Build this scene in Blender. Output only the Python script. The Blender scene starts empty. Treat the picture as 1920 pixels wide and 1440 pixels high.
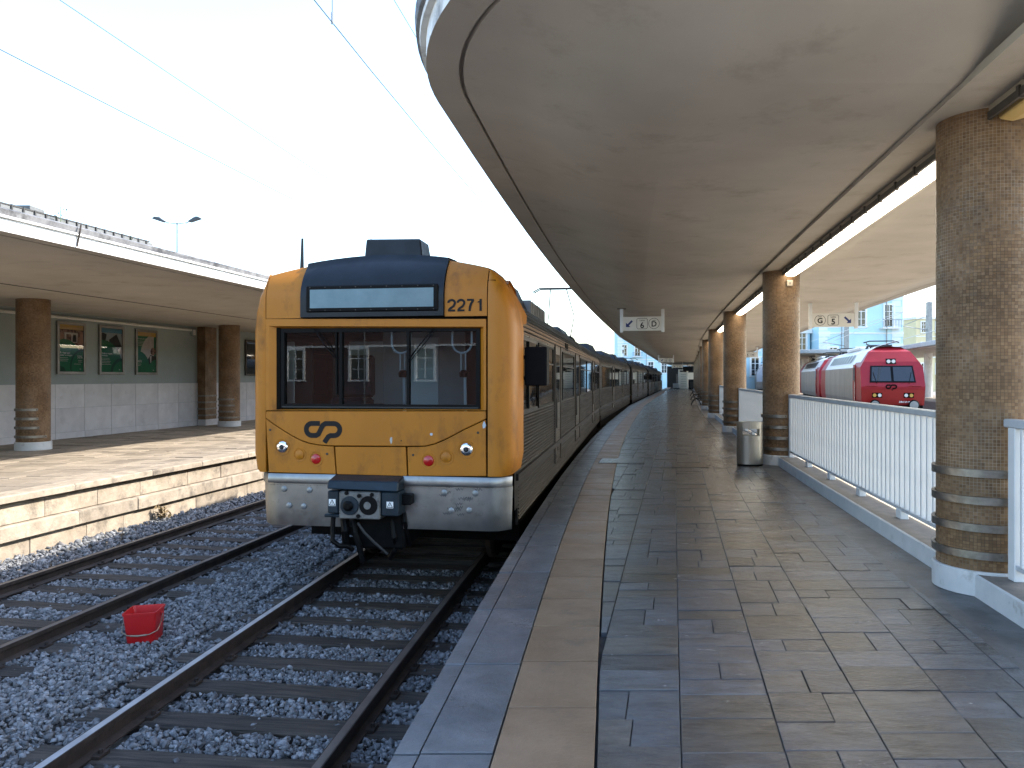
import bpy, bmesh, math, random
import numpy as np
from mathutils import Vector, Matrix
R = math.radians
random.seed(7); rng = np.random.default_rng(7)
sc = bpy.context.scene
col = sc.collection

# ------------------------------------------------------------------ camera, sky, sun, exposure
EYE = 1.6; FOC = 1440.0; HOR = 709.0          # eye height (m), focal length and horizon in photo pixels
cam = bpy.data.cameras.new('camera'); cam_o = bpy.data.objects.new('camera', cam); col.objects.link(cam_o)
cam.sensor_width = 36.0; cam.lens = 36.0*FOC/1920; cam.shift_y = -(720-HOR)/1920
cam_o.location = (0, 0, EYE); cam_o.rotation_euler = (R(90), 0, 0); cam.clip_start = .05; cam.clip_end = 3000
sc.camera = cam_o
SUN_EL, SUN_AZ = 38.5, 79.0                   # azimuth clockwise from +Y
world = bpy.data.worlds.new('World'); sc.world = world; world.use_nodes = True
wn = world.node_tree; bg = wn.nodes['Background']; sky = wn.nodes.new('ShaderNodeTexSky')
sky.sky_type = 'NISHITA'; sky.sun_disc = False; sky.sun_elevation = R(SUN_EL); sky.sun_rotation = R(SUN_AZ)
sky.dust_density = 1.5; sky.air_density = 1.25; sky.ozone_density = 2.6
wn.links.new(sky.outputs[0], bg.inputs[0]); bg.inputs[1].default_value = .15
sl = bpy.data.lights.new('sun', 'SUN'); sl.energy = 2.5; sl.angle = R(.55); sl.color = (1, .93, .82)
so = bpy.data.objects.new('sun', sl); col.objects.link(so)
sd = Vector((math.sin(R(SUN_AZ))*math.cos(R(SUN_EL)), math.cos(R(SUN_AZ))*math.cos(R(SUN_EL)), math.sin(R(SUN_EL))))
so.rotation_euler = sd.to_track_quat('Z', 'Y').to_euler(); so.location = (40, 20, 40)
sc.view_settings.view_transform = 'Standard'; sc.view_settings.look = 'None'
sc.view_settings.gamma = 1; sc.view_settings.exposure = 2.2
sc.render.engine = 'CYCLES'; sc.cycles.use_denoising = True
sc.cycles.max_bounces = 7; sc.cycles.diffuse_bounces = 4; sc.cycles.glossy_bounces = 4
sc.cycles.transparent_max_bounces = 12; sc.cycles.caustics_reflective = False; sc.cycles.caustics_refractive = False
sc.cycles.sample_clamp_indirect = 6.0

# ------------------------------------------------------------------ plan curves (x as a function of y, metres)
RAIL = -.85
def edge_x(y):
    if y > 45: return 6.892 + (y-45)*.2255
    if y < 2: return -.6578 + (y-2)*.1172
    return -2.0e-5*y**3 + 2.3381e-3*y*y + .108081*y - .88267
def kerb_x(y):
    if y > 45: return 11.2495 + (y-45)*.2302
    if y < 2: return 2.79312 + (y-2)*.16312
    return 2.47 + .160*y + .00078*y*y
def ora_x(y): return edge_x(y) + .425
def til_x(y): return edge_x(y) + .862
def trk1_x(y): return edge_x(y) - 1.80
def trk2_x(y): return -6.69 + .160*y + .0004*y*y
def lpe_x(y): return -8.95 + .2*y
def lwall_x(y): return -16.0 + .205*y
def slope(f, y): return (f(y+.05)-f(y-.05))/.1

# ------------------------------------------------------------------ materials
def nset(n, **k):
    for a, v in k.items(): n.inputs[a.replace('_', ' ')].default_value = v
MATS = {}
def mat(name, c1, c2=None, rough=.6, metal=0., scale=3., detail=6., bump=0., bscale=40., rvar=0., rand=0., stretch=None, ramp=(.35, .65), spec=None, coat=0., uv=False, dirt=None):
    m = bpy.data.materials.new(name); m.use_nodes = True; nt = m.node_tree; N = nt.nodes; L = nt.links
    b = N['Principled BSDF']; b.inputs['Roughness'].default_value = rough; b.inputs['Metallic'].default_value = metal
    if spec is not None: b.inputs['Specular IOR Level'].default_value = spec
    if coat: b.inputs['Coat Weight'].default_value = coat; b.inputs['Coat Roughness'].default_value = .12
    tc = N.new('ShaderNodeTexCoord'); src = tc.outputs['UV' if uv else 'Object']
    if stretch:
        mp = N.new('ShaderNodeMapping'); mp.inputs['Scale'].default_value = stretch; L.new(src, mp.inputs[0]); src = mp.outputs[0]
    if rand:
        oi = N.new('ShaderNodeObjectInfo'); ge = N.new('ShaderNodeNewGeometry')
        ad = N.new('ShaderNodeMath'); ad.operation = 'ADD'; L.new(oi.outputs['Random'], ad.inputs[0]); L.new(ge.outputs['Random Per Island'], ad.inputs[1])
        fr = N.new('ShaderNodeMath'); fr.operation = 'FRACT'; L.new(ad.outputs[0], fr.inputs[0]); rnd = fr.outputs[0]
        # shift the texture per piece
        vm = N.new('ShaderNodeVectorMath'); vm.operation = 'ADD'; cx = N.new('ShaderNodeCombineXYZ')
        ml = N.new('ShaderNodeMath'); ml.operation = 'MULTIPLY'; ml.inputs[1].default_value = 37.; L.new(rnd, ml.inputs[0])
        L.new(ml.outputs[0], cx.inputs[0]); L.new(ml.outputs[0], cx.inputs[1]); L.new(src, vm.inputs[0]); L.new(cx.outputs[0], vm.inputs[1]); src = vm.outputs[0]
    no = N.new('ShaderNodeTexNoise'); no.inputs['Scale'].default_value = scale; no.inputs['Detail'].default_value = detail; no.inputs['Roughness'].default_value = .6
    L.new(src, no.inputs['Vector'])
    cr = N.new('ShaderNodeValToRGB'); cr.color_ramp.elements[0].position, cr.color_ramp.elements[1].position = ramp
    c2 = c2 or tuple(min(1, x*1.15) for x in c1)
    cr.color_ramp.elements[0].color = (*c1, 1); cr.color_ramp.elements[1].color = (*c2, 1)
    L.new(no.outputs[0], cr.inputs[0]); colr = cr.outputs[0]
    if dirt:                                                   # (colour, scale, threshold, softness): stains with their own shape
        dn = N.new('ShaderNodeTexNoise'); dn.inputs['Scale'].default_value = dirt[1]; dn.inputs['Detail'].default_value = 8; dn.inputs['Roughness'].default_value = .7
        L.new(src, dn.inputs['Vector'])
        dr = N.new('ShaderNodeValToRGB'); dr.color_ramp.elements[0].position = dirt[2]; dr.color_ramp.elements[1].position = dirt[2]+dirt[3]
        L.new(dn.outputs[0], dr.inputs[0]); mx = N.new('ShaderNodeMixRGB'); L.new(dr.outputs[0], mx.inputs[0]); L.new(colr, mx.inputs[1]); mx.inputs[2].default_value = (*dirt[0], 1); colr = mx.outputs[0]
    if rand:
        hv = N.new('ShaderNodeHueSaturation'); mr = N.new('ShaderNodeMapRange'); mr.inputs[3].default_value = 1-rand; mr.inputs[4].default_value = 1+rand
        L.new(rnd, mr.inputs[0]); L.new(mr.outputs[0], hv.inputs['Value']); L.new(colr, hv.inputs['Color']); colr = hv.outputs[0]
    L.new(colr, b.inputs['Base Color'])
    if rvar:
        n2 = N.new('ShaderNodeTexNoise'); n2.inputs['Scale'].default_value = scale*.8; n2.inputs['Detail'].default_value = 8; n2.inputs['Roughness'].default_value = .7
        L.new(src, n2.inputs['Vector']); m2 = N.new('ShaderNodeMapRange'); m2.inputs[1].default_value = .3; m2.inputs[2].default_value = .7
        m2.inputs[3].default_value = max(.02, rough-rvar); m2.inputs[4].default_value = min(1, rough+rvar); L.new(n2.outputs[0], m2.inputs[0]); L.new(m2.outputs[0], b.inputs['Roughness'])
    if bump:
        n3 = N.new('ShaderNodeTexNoise'); n3.inputs['Scale'].default_value = bscale; n3.inputs['Detail'].default_value = 8; n3.inputs['Roughness'].default_value = .65
        L.new(src, n3.inputs['Vector']); bp = N.new('ShaderNodeBump'); bp.inputs['Strength'].default_value = bump; bp.inputs['Distance'].default_value = .02
        L.new(n3.outputs[0], bp.inputs['Height']); L.new(bp.outputs[0], b.inputs['Normal'])
    MATS[name] = m; return m
def emat(name, c, s):
    m = bpy.data.materials.new(name); m.use_nodes = True; b = m.node_tree.nodes['Principled BSDF']
    b.inputs['Base Color'].default_value = (*[min(.9, x) for x in c], 1); b.inputs['Emission Color'].default_value = (*c, 1); b.inputs['Emission Strength'].default_value = s
    MATS[name] = m
def glass_mat(name, tint, refl=1.0, ior=1.5):
    m = bpy.data.materials.new(name); m.use_nodes = True; nt = m.node_tree; N = nt.nodes; L = nt.links
    N.remove(N['Principled BSDF']); t = N.new('ShaderNodeBsdfTransparent'); t.inputs[0].default_value = (*tint, 1)
    g = N.new('ShaderNodeBsdfGlossy'); g.inputs['Roughness'].default_value = .01; g.inputs[0].default_value = (refl, refl, refl, 1)
    f = N.new('ShaderNodeFresnel'); f.inputs[0].default_value = ior; x = N.new('ShaderNodeMixShader')
    L.new(f.outputs[0], x.inputs[0]); L.new(t.outputs[0], x.inputs[1]); L.new(g.outputs[0], x.inputs[2]); L.new(x.outputs[0], N['Material Output'].inputs[0]); MATS[name] = m
def mosaic_mat():
    m = bpy.data.materials.new('mosaic'); m.use_nodes = True; nt = m.node_tree; N = nt.nodes; L = nt.links; b = N['Principled BSDF']; b.inputs['Specular IOR Level'].default_value = .28
    tc = N.new('ShaderNodeTexCoord'); br = N.new('ShaderNodeTexBrick'); br.offset = 0.; br.inputs['Scale'].default_value = 1.
    br.inputs['Brick Width'].default_value = .0245; br.inputs['Row Height'].default_value = .0245; br.inputs['Mortar Size'].default_value = .0012; br.inputs['Mortar Smooth'].default_value = .2
    br.inputs['Color1'].default_value = (.125, .070, .032, 1); br.inputs['Color2'].default_value = (.215, .130, .064, 1); br.inputs['Mortar'].default_value = (.5, .42, .32, 1)
    no = N.new('ShaderNodeTexNoise'); no.inputs['Scale'].default_value = 1.6; no.inputs['Detail'].default_value = 5
    # mortar shows pale only in patches, elsewhere it is grimed over
    mr = N.new('ShaderNodeMapRange'); mr.inputs[1].default_value = .42; mr.inputs[2].default_value = .6; L.new(tc.outputs['UV'], no.inputs['Vector']); L.new(no.outputs[0], mr.inputs[0])
    mx = N.new('ShaderNodeMixRGB'); mx.inputs[1].default_value = (.07, .045, .028, 1); mx.inputs[2].default_value = (.36, .30, .235, 1)
    L.new(mr.outputs[0], mx.inputs[0]); L.new(mx.outputs[0], br.inputs['Mortar']); L.new(tc.outputs['UV'], br.inputs['Vector'])
    n2 = N.new('ShaderNodeTexNoise'); n2.inputs['Scale'].default_value = 3; n2.inputs['Detail'].default_value = 6; L.new(tc.outputs['UV'], n2.inputs['Vector'])
    m3 = N.new('ShaderNodeMapRange'); m3.inputs[1].default_value = .3; m3.inputs[2].default_value = .7; m3.inputs[3].default_value = .72; m3.inputs[4].default_value = 1.2; L.new(n2.outputs[0], m3.inputs[0])
    hv = N.new('ShaderNodeHueSaturation'); L.new(br.outputs[0], hv.inputs['Color']); L.new(m3.outputs[0], hv.inputs['Value']); L.new(hv.outputs[0], b.inputs['Base Color'])
    # every tessera is tilted a little: random normal per tile through bump of a stepped noise
    wn_ = N.new('ShaderNodeTexWhiteNoise'); sn = N.new('ShaderNodeVectorMath'); sn.operation = 'SNAP'; sn.inputs[1].default_value = (.0245, .0245, .0245)
    L.new(tc.outputs['UV'], sn.inputs[0]); L.new(sn.outputs[0], wn_.inputs['Vector'])
    rr = N.new('ShaderNodeMapRange'); rr.inputs[3].default_value = .32; rr.inputs[4].default_value = .62; L.new(wn_.outputs[0], rr.inputs[0]); L.new(rr.outputs[0], b.inputs['Roughness'])
    bp = N.new('ShaderNodeBump'); bp.invert = True; bp.inputs['Strength'].default_value = .6; bp.inputs['Distance'].default_value = .003; L.new(br.outputs['Fac'], bp.inputs['Height']); L.new(bp.outputs[0], b.inputs['Normal'])
    MATS['mosaic'] = m
mosaic_mat()
mat('plaster', (.385, .352, .305), (.45, .412, .36), .85, scale=.8, bump=.10, bscale=30, dirt=((.29, .26, .215), 1.3, .54, .22))
mat('beam_plaster', (.40, .36, .30), (.46, .42, .36), .8, scale=1.5, bump=.12, bscale=20, dirt=((.27, .23, .185), 1.3, .55, .25))
mat('fascia', (.62, .61, .58), (.72, .71, .68), .7, scale=2, bump=.15, dirt=((.25, .24, .23), 1.5, .55, .15))
mat('fascia_dark', (.10, .10, .105), (.17, .17, .172), .8, scale=5, bump=.3, dirt=((.035, .035, .037), 3., .5, .15))
mat('roof_felt', (.22, .21, .2), (.32, .31, .29), .9, scale=3)
def slate_mat():
    m = mat('slate', (.027, .032, .039), (.082, .089, .099), .17, scale=4, rvar=.13, bump=.6, bscale=6, rand=.34, ramp=(.28, .72), stretch=(1, 2.4, 1), spec=1.0)
    nt = m.node_tree; N = nt.nodes; L = nt.links; b = N['Principled BSDF']; old = b.inputs['Base Color'].links[0].from_socket
    tc = N.new('ShaderNodeTexCoord'); ge = N.new('ShaderNodeNewGeometry'); no = N.new('ShaderNodeTexNoise'); no.inputs['Scale'].default_value = .9; no.inputs['Detail'].default_value = 4; L.new(ge.outputs['Position'], no.inputs['Vector'])
    oi = N.new('ShaderNodeObjectInfo'); ad = N.new('ShaderNodeMath'); ad.operation = 'ADD'; fr = N.new('ShaderNodeMath'); fr.operation = 'FRACT'; mu = N.new('ShaderNodeMath'); mu.operation = 'MULTIPLY'; mu.inputs[1].default_value = 7.31
    L.new(oi.outputs['Random'], ad.inputs[0]); L.new(ge.outputs['Random Per Island'], ad.inputs[1]); L.new(ad.outputs[0], mu.inputs[0]); L.new(mu.outputs[0], fr.inputs[0])
    a2 = N.new('ShaderNodeMath'); a2.operation = 'MULTIPLY_ADD'; a2.inputs[1].default_value = .45; L.new(fr.outputs[0], a2.inputs[0]); L.new(no.outputs[0], a2.inputs[2])
    mr = N.new('ShaderNodeMapRange'); mr.inputs[1].default_value = .64; mr.inputs[2].default_value = .98; L.new(a2.outputs[0], mr.inputs[0])
    mx = N.new('ShaderNodeMixRGB'); mx.blend_type = 'MULTIPLY'; mx.inputs[2].default_value = (1.08, .86, .64, 1); L.new(mr.outputs[0], mx.inputs[0]); L.new(old, mx.inputs[1]); L.new(mx.outputs[0], b.inputs['Base Color'])
slate_mat()
mat('slate_bed', (.02, .019, .018), (.05, .047, .043), .85, scale=9)
mat('coping', (.058, .063, .069), (.108, .113, .119), .36, scale=3.5, rvar=.14, bump=.35, bscale=14, rand=.12, ramp=(.35, .7), dirt=((.045, .048, .052), 2.2, .53, .2))
mat('ochre_stone', (.145, .092, .052), (.20, .135, .082), .42, scale=2.2, rvar=.12, bump=.3, bscale=16, rand=.1, dirt=((.075, .055, .04), 2.5, .56, .2))
mat('concrete_floor', (.06, .062, .065), (.10, .10, .10), .4, scale=3, rvar=.15, bump=.25, bscale=12)
mat('kerb_paint', (.48, .50, .50), (.57, .58, .575), .55, scale=4, bump=.3, bscale=18, dirt=((.24, .23, .21), 6., .58, .2))
mat('kerb_top', (.13, .12, .11), (.19, .175, .16), .7, scale=6, bump=.3, bscale=20)
mat('rail_white', (.62, .635, .635), (.69, .70, .695), .45, scale=3, dirt=((.42, .40, .37), 9., .68, .1))
mat('rail_cap', (.42, .45, .47), (.5, .53, .55), .4, scale=5)
mat('band_steel', (.16, .145, .125), (.27, .25, .22), .38, .85, scale=9, rvar=.12, bump=.1)
mat('bolt', (.04, .035, .03), (.07, .06, .05), .5, .6)
mat('light_stone', (.24, .195, .145), (.35, .292, .225), .8, scale=4, bump=.5, bscale=22, rand=.16, dirt=((.10, .085, .068), 3.2, .52, .2))
mat('left_paving', (.19, .155, .118), (.33, .28, .22), .7, scale=3, stretch=(1, 3, 1), bump=.5, bscale=18, rand=.28, dirt=((.10, .08, .06), 3, .52, .2))
mat('marble', (.47, .465, .468), (.56, .555, .555), .4, scale=2.5, bump=.05, rand=.07, dirt=((.36, .352, .352), 2.2, .58, .2))
mat('joint', (.12, .115, .11), (.17, .16, .15), .9)
mat('teal_paint', (.235, .275, .27), (.262, .302, .296), .7, scale=1.5, bump=.05)
mat('ballast', (.068, .072, .079), (.235, .238, .246), .85, scale=14, bump=.25, bscale=60, rand=.5, dirt=((.10, .082, .066), 1.1, .52, .25))
mat('ground', (.13, .125, .12), (.24, .23, .215), .9, scale=30, bump=.6, bscale=60)
mat('timber', (.012, .0095, .0075), (.072, .056, .042), .75, scale=3, stretch=(.6, 9, 9), bump=1., bscale=6, rand=.3)
mat('rail_side', (.028, .020, .016), (.055, .038, .028), .7, .3, scale=8, bump=.2)
mat('rail_head', (.34, .35, .37), (.46, .47, .49), .38, .55, scale=5, rvar=.06)
mat('rail_head_dull', (.12, .10, .085), (.18, .15, .13), .45, .5, scale=5)
mat('yellow', (.365, .132, .0085), (.425, .157, .011), .45, scale=1.6, bump=.04, bscale=9, rvar=.12, spec=.32, stretch=(1, 1, .5), dirt=((.13, .050, .010), 3.0, .53, .24))
mat('seam', (.004, .003, .002), (.007, .005, .003), .9, spec=.1)
mat('black_hood', (.006, .0085, .012), (.010, .014, .019), .42, scale=4, rvar=.1, spec=.3)
mat('black_rubber', (.0022, .0023, .0026), (.004, .004, .0042), .5, spec=.12)
mat('dark_under', (.0022, .0022, .0025), (.006, .0056, .0055), .8, scale=6, spec=.1)
mat('coupler_steel', (.13, .13, .125), (.20, .20, .195), .5, .5, scale=18, dirt=((.05, .05, .05), 9, .5, .15), bump=.2)
mat('coupler_blue', (.006, .013, .020), (.011, .022, .032), .4, scale=6, rvar=.1, spec=.3, dirt=((.035, .037, .037), 12, .64, .1))
mat('stainless', (.21, .208, .203), (.29, .287, .28), .36, 1., scale=3, rvar=.1, bump=.03, bscale=4, dirt=((.13, .125, .118), 5, .58, .2))
mat('door_steel', (.10, .085, .07), (.14, .12, .10), .33, 1., scale=3, rvar=.1)
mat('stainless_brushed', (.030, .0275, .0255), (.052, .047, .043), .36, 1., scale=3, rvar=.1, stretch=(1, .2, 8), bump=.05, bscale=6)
mat('letterboard', (.16, .095, .055), (.21, .13, .08), .42, .5, scale=3, stretch=(1, .3, 4), rvar=.1)
mat('dry_weed', (.16, .11, .05), (.24, .17, .08), .8)
mat('scratched', (.10, .10, .10), (.16, .16, .16), .55, .9, scale=25)
mat('chrome', (.8, .8, .8), (.85, .85, .85), .06, 1.)
mat('red_lens', (.36, .006, .006), (.40, .008, .008), .16, coat=.35)
mat('dark_glass', (.010, .012, .014), (.014, .016, .018), .03, spec=.9)
mat('mirror_black', (.003, .0038, .006), (.005, .006, .009), .6, scale=5, spec=.12)
mat('sign_black', (.008, .008, .009), (.010, .010, .010), .5, spec=.2)
mat('white_print', (.74, .74, .72), (.78, .78, .76), .5)
mat('sign_white', (.62, .60, .55), (.66, .64, .59), .4)
mat('sign_blue', (.015, .03, .14), (.02, .035, .16), .45)
mat('bin_steel', (.60, .57, .51), (.68, .65, .58), .36, .9, scale=8, stretch=(6, 6, .4), rvar=.06)
mat('bucket_red', (.42, .009, .011), (.48, .013, .014), .38, scale=3, bump=.03, dirt=((.40, .02, .02), 5, .6, .2))
mat('wire_handle', (.20, .17, .12), (.28, .24, .18), .45, .8)
mat('cable', (.012, .012, .012), (.02, .02, .02), .6)
mat('glint_cable', (.62, .6, .56), (.7, .68, .64), .35, .9)  # paler copy of the cable, sun glint put into its colour
mat('iron', (.005, .0055, .006), (.009, .009, .009), .5, spec=.25)
mat('cab_grey', (.34, .335, .31), (.42, .41, .385), .6, scale=2)
mat('cab_white', (.70, .72, .70), (.76, .77, .75), .5)
mat('cab_dark', (.010, .013, .017), (.018, .021, .026), .6)
mat('loco_red', (.27, .010, .018), (.31, .013, .022), .42, spec=.35, scale=2)
mat('loco_red_low', (.26, .011, .010), (.30, .014, .012), .4, scale=2)
mat('loco_silver', (.24, .25, .255), (.33, .34, .345), .45, .6, scale=1.6, stretch=(1, 1, .3))
mat('loco_roof', (.66, .66, .64), (.74, .74, .72), .35, .3)
mat('amber', (.55, .30, .05), (.6, .35, .07), .3)
mat('lens_clear', (.62, .62, .58), (.7, .7, .66), .15)
mat('blue_wall', (.40, .60, .68), (.45, .65, .73), .8, scale=.4)
mat('quoin', (.58, .66, .68), (.66, .73, .75), .8, scale=1)
mat('pink_wall', (.52, .26, .20), (.57, .30, .24), .8, scale=.5)
mat('cream_wall', (.62, .54, .32), (.67, .59, .37), .8, scale=.5)
mat('trim_white', (.68, .69, .67), (.74, .74, .72), .7)
mat('red_tile', (.36, .13, .08), (.46, .18, .11), .8, scale=3)
mat('dull_brick', (.10, .05, .042), (.14, .07, .055), .8)
mat('far_canopy', (.26, .28, .29), (.33, .35, .36), .8)
mat('galvanised', (.20, .21, .215), (.27, .28, .285), .45, .7)
mat('fence_grey', (.085, .09, .092), (.12, .125, .128), .6)
mat('leaf', (.035, .06, .02), (.07, .10, .035), .7, rand=.3)
mat('aluminium', (.20, .185, .17), (.26, .245, .225), .38, .9)
mat('lamp_grey', (.045, .055, .065), (.06, .07, .08), .6)
mat('right_paving', (.40, .35, .28), (.50, .44, .36), .7, scale=3, bump=.3, rand=.1)
mat('lamp_housing', (.30, .26, .20), (.36, .31, .24), .5)
mat('lamp_dark', (.05, .045, .04), (.07, .06, .05), .5, .3)
mat('diffuser_dim', (.58, .42, .16), (.64, .47, .2), .35)
mat('poster_green', (0.016, 0.17, 0.08), (0.022, 0.21, 0.1), .4)
mat('poster_deep', (0.01, 0.08, 0.05), (0.013, 0.1, 0.062), .4)
mat('poster_yellow', (.72, .42, .07), (.76, .46, .09), .3)
mat('poster_blue', (.03, .22, .34), (.05, .27, .4), .3)
mat('poster_photo', (.10, .045, .04), (.44, .27, .22), .3, scale=9, ramp=(.42, .6))
mat('poster_skin', (.42, .22, .17), (.5, .28, .22), .3)
mat('poster_grey', (.36, .44, .50), (.5, .56, .6), .3, scale=6)
mat('poster_dark', (.02, .024, .028), (.04, .044, .05), .3)
mat('poster_white', (.60, .57, .54), (.72, .68, .65), .3, scale=6)
emat('tube_light', (1.0, .88, .70), 3.2)
mat('display_sky_tint', (.085, .165, .205), (.12, .21, .25), .2, spec=.5)  # sky reflection on the display glass, put into its base colour
glass_mat('cab_glass', (.46, .55, .60), 1.0, 1.6)
glass_mat('lamp_glass', (.85, .85, .85), 1.0)

# ------------------------------------------------------------------ mesh helpers
class MB:
    def __init__(s): s.v = []; s.f = []; s.uv = None
    def add(s, vs, fs):
        n = len(s.v); s.v += [tuple(p) for p in vs]; s.f += [tuple(i+n for i in q) for q in fs]; return s
    def box(s, a, b, M=None):
        (x0, y0, z0), (x1, y1, z1) = a, b
        vs = [(x0,y0,z0),(x1,y0,z0),(x1,y1,z0),(x0,y1,z0),(x0,y0,z1),(x1,y0,z1),(x1,y1,z1),(x0,y1,z1)]
        if M is not None: vs = [tuple(M @ Vector(p)) for p in vs]
        return s.add(vs, [(0,3,2,1),(4,5,6,7),(0,1,5,4),(1,2,6,5),(2,3,7,6),(3,0,4,7)])
    def tube(s, pts, r, n=8, caps=True, radii=None):
        pts = [Vector(p) for p in pts]; rings = []; up = Vector((0, 0, 1))
        for i, p in enumerate(pts):
            d = (pts[min(i+1, len(pts)-1)] - pts[max(i-1, 0)]).normalized()
            a = d.cross(up if abs(d.z) < .95 else Vector((1, 0, 0))).normalized(); b = d.cross(a)
            rr = radii[i] if radii else r
            rings.append([p + a*math.cos(t)*rr + b*math.sin(t)*rr for t in (2*math.pi*k/n for k in range(n))])
        vs = [q for ring in rings for q in ring]; fs = []
        for i in range(len(rings)-1):
            for k in range(n): fs.append((i*n+k, i*n+(k+1) % n, (i+1)*n+(k+1) % n, (i+1)*n+k))
        if caps: fs += [tuple(range(n)), tuple(range(len(vs)-1, len(vs)-n-1, -1))]
        return s.add(vs, fs)
    def lathe(s, prof, n=24, c=(0, 0, 0), axis='z', caps=True):
        vs = []; fs = []
        for r, h in prof:
            for k in range(n):
                t = 2*math.pi*k/n; a, b = r*math.cos(t), r*math.sin(t)
                vs.append((c[0]+a, c[1]+b, c[2]+h) if axis == 'z' else ((c[0]+a, c[1]+h, c[2]+b) if axis == 'y' else (c[0]+h, c[1]+a, c[2]+b)))
        for i in range(len(prof)-1):
            for k in range(n): fs.append((i*n+k, i*n+(k+1) % n, (i+1)*n+(k+1) % n, (i+1)*n+k))
        if caps: fs += [tuple(range(n-1, -1, -1)), tuple(range((len(prof)-1)*n, len(prof)*n))]
        return s.add(vs, fs)
    def prism(s, poly, y0, y1, f=None):            # poly of (x, z), extruded along y; f maps (x,y,z)
        n = len(poly); vs = [(x, y0, z) for x, z in poly] + [(x, y1, z) for x, z in poly]
        if f: vs = [f(*p) for p in vs]
        return s.add(vs, [tuple(range(n)), tuple(range(2*n-1, n-1, -1))] + [(i, i+n, (i+1) % n+n, (i+1) % n) for i in range(n)])
    def zprism(s, poly, z0, z1, ch=0.):             # poly of (x, y), extruded along z, optional chamfer of the upper rim
        n = len(poly); c = (sum(p[0] for p in poly)/n, sum(p[1] for p in poly)/n)
        vs = [(x, y, z0) for x, y in poly]
        if ch:
            vs += [(x, y, z1-ch*.7) for x, y in poly]
            for x, y in poly:
                d = math.hypot(c[0]-x, c[1]-y) or 1; vs.append((x+(c[0]-x)/d*ch*1.4, y+(c[1]-y)/d*ch*1.4, z1))
            fs = [(i+k*n, (i+1) % n+k*n, (i+1) % n+(k+1)*n, i+(k+1)*n) for k in (0, 1) for i in range(n)] + [tuple(range(2*n, 3*n))]
        else:
            vs += [(x, y, z1) for x, y in poly]; fs = [(i, (i+1) % n, (i+1) % n+n, i+n) for i in range(n)] + [tuple(range(n, 2*n))]
        return s.add(vs, fs + [tuple(range(n-1, -1, -1))])
    def grid(s, rows):                              # rows of points -> quads
        m = len(rows[0]); vs = [p for r in rows for p in r]
        return s.add(vs, [(i*m+k, i*m+k+1, (i+1)*m+k+1, (i+1)*m+k) for i in range(len(rows)-1) for k in range(m-1)])
    def mesh(s, name, material, smooth=False, bevel=0., seg=1, off=None, recalc=True, angle=35):
        me = bpy.data.meshes.new(name)
        vs = s.v if off is None else [(x-off[0], y-off[1], z-off[2]) for x, y, z in s.v]
        me.from_pydata(vs, [], s.f)
        if recalc or bevel:
            bm = bmesh.new(); bm.from_mesh(me)
            if recalc: bmesh.ops.recalc_face_normals(bm, faces=bm.faces)
            if bevel:
                es = [e for e in bm.edges if len(e.link_faces) == 2 and e.calc_face_angle(0) > R(30)]
                bmesh.ops.bevel(bm, geom=es, offset=bevel, segments=seg, affect='EDGES', profile=.6, clamp_overlap=True)
            bm.to_mesh(me); bm.free()
        if smooth:
            me.polygons.foreach_set('use_smooth', [True]*len(me.polygons)); me.set_sharp_from_angle(angle=R(angle))
        me.materials.append(MATS[material]); me.update(); return me
    def build(s, name, material, parent=None, world=False, **k):
        off = tuple(parent.location) if (world and parent is not None) else None
        me = s.mesh(name, material, off=off, **k); return link(name, me, parent)
def link(name, me, parent=None):
    o = bpy.data.objects.new(name, me); col.objects.link(o)
    if parent is not None: o.parent = parent
    return o
def thing(name, label, cat, loc=(0, 0, 0), rz=0., group=None):
    o = bpy.data.objects.new(name, None); col.objects.link(o); o.location = loc; o.rotation_euler = (0, 0, rz); o.empty_display_size = .2
    return tag(o, label, cat, group)
def tag(o, label, cat, group=None):
    o['label'] = label; o['category'] = cat
    if group: o['group'] = group
    return o
def struct(o): o['kind'] = 'structure'; return o
def copy_tree(o, parent=None, label=None, group=None):
    c = o.copy(); col.objects.link(c); c.parent = parent
    if label: c['label'] = label
    if group: c['group'] = group
    for ch in list(o.children): copy_tree(ch, c)
    return c
def text_mesh(s, size, material, bold=0., extrude=.0008, align='CENTER'):
    cu = bpy.data.curves.new('lettering', 'FONT'); cu.body = s; cu.size = size; cu.offset = bold; cu.extrude = extrude; cu.align_x = align; cu.resolution_u = 3
    ob = bpy.data.objects.new('lettering', cu); col.objects.link(ob); dg = bpy.context.evaluated_depsgraph_get(); dg.update()
    me = bpy.data.meshes.new_from_object(ob.evaluated_get(dg)); bpy.data.objects.remove(ob)
    me.materials.clear(); me.materials.append(MATS[material]); return me
def put_text(s, size, material, parent, x, y, z, bold=0., name='lettering', align='CENTER', extrude=.0008):     # faces -y
    o = link(name, text_mesh(s, size, material, bold, extrude, align), parent); o.location = (x, y, z); o.rotation_euler = (R(90), 0, 0); return o
def ribbon(pts, w):                                 # stroked polyline -> left and right outlines (x, z)
    P = [Vector(p) for p in pts]; Lf = []; Rt = []
    for i, p in enumerate(P):
        d0 = (P[i]-P[i-1]).normalized() if i else (P[1]-P[0]).normalized()
        d1 = (P[i+1]-P[i]).normalized() if i < len(P)-1 else d0
        n0 = Vector((-d0.y, d0.x)); n1 = Vector((-d1.y, d1.x)); n = (n0+n1); n = n.normalized(); k = w/2/max(.5, n.dot(n0))
        Lf.append(p+n*k); Rt.append(p-n*k)
    return Lf, Rt
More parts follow.
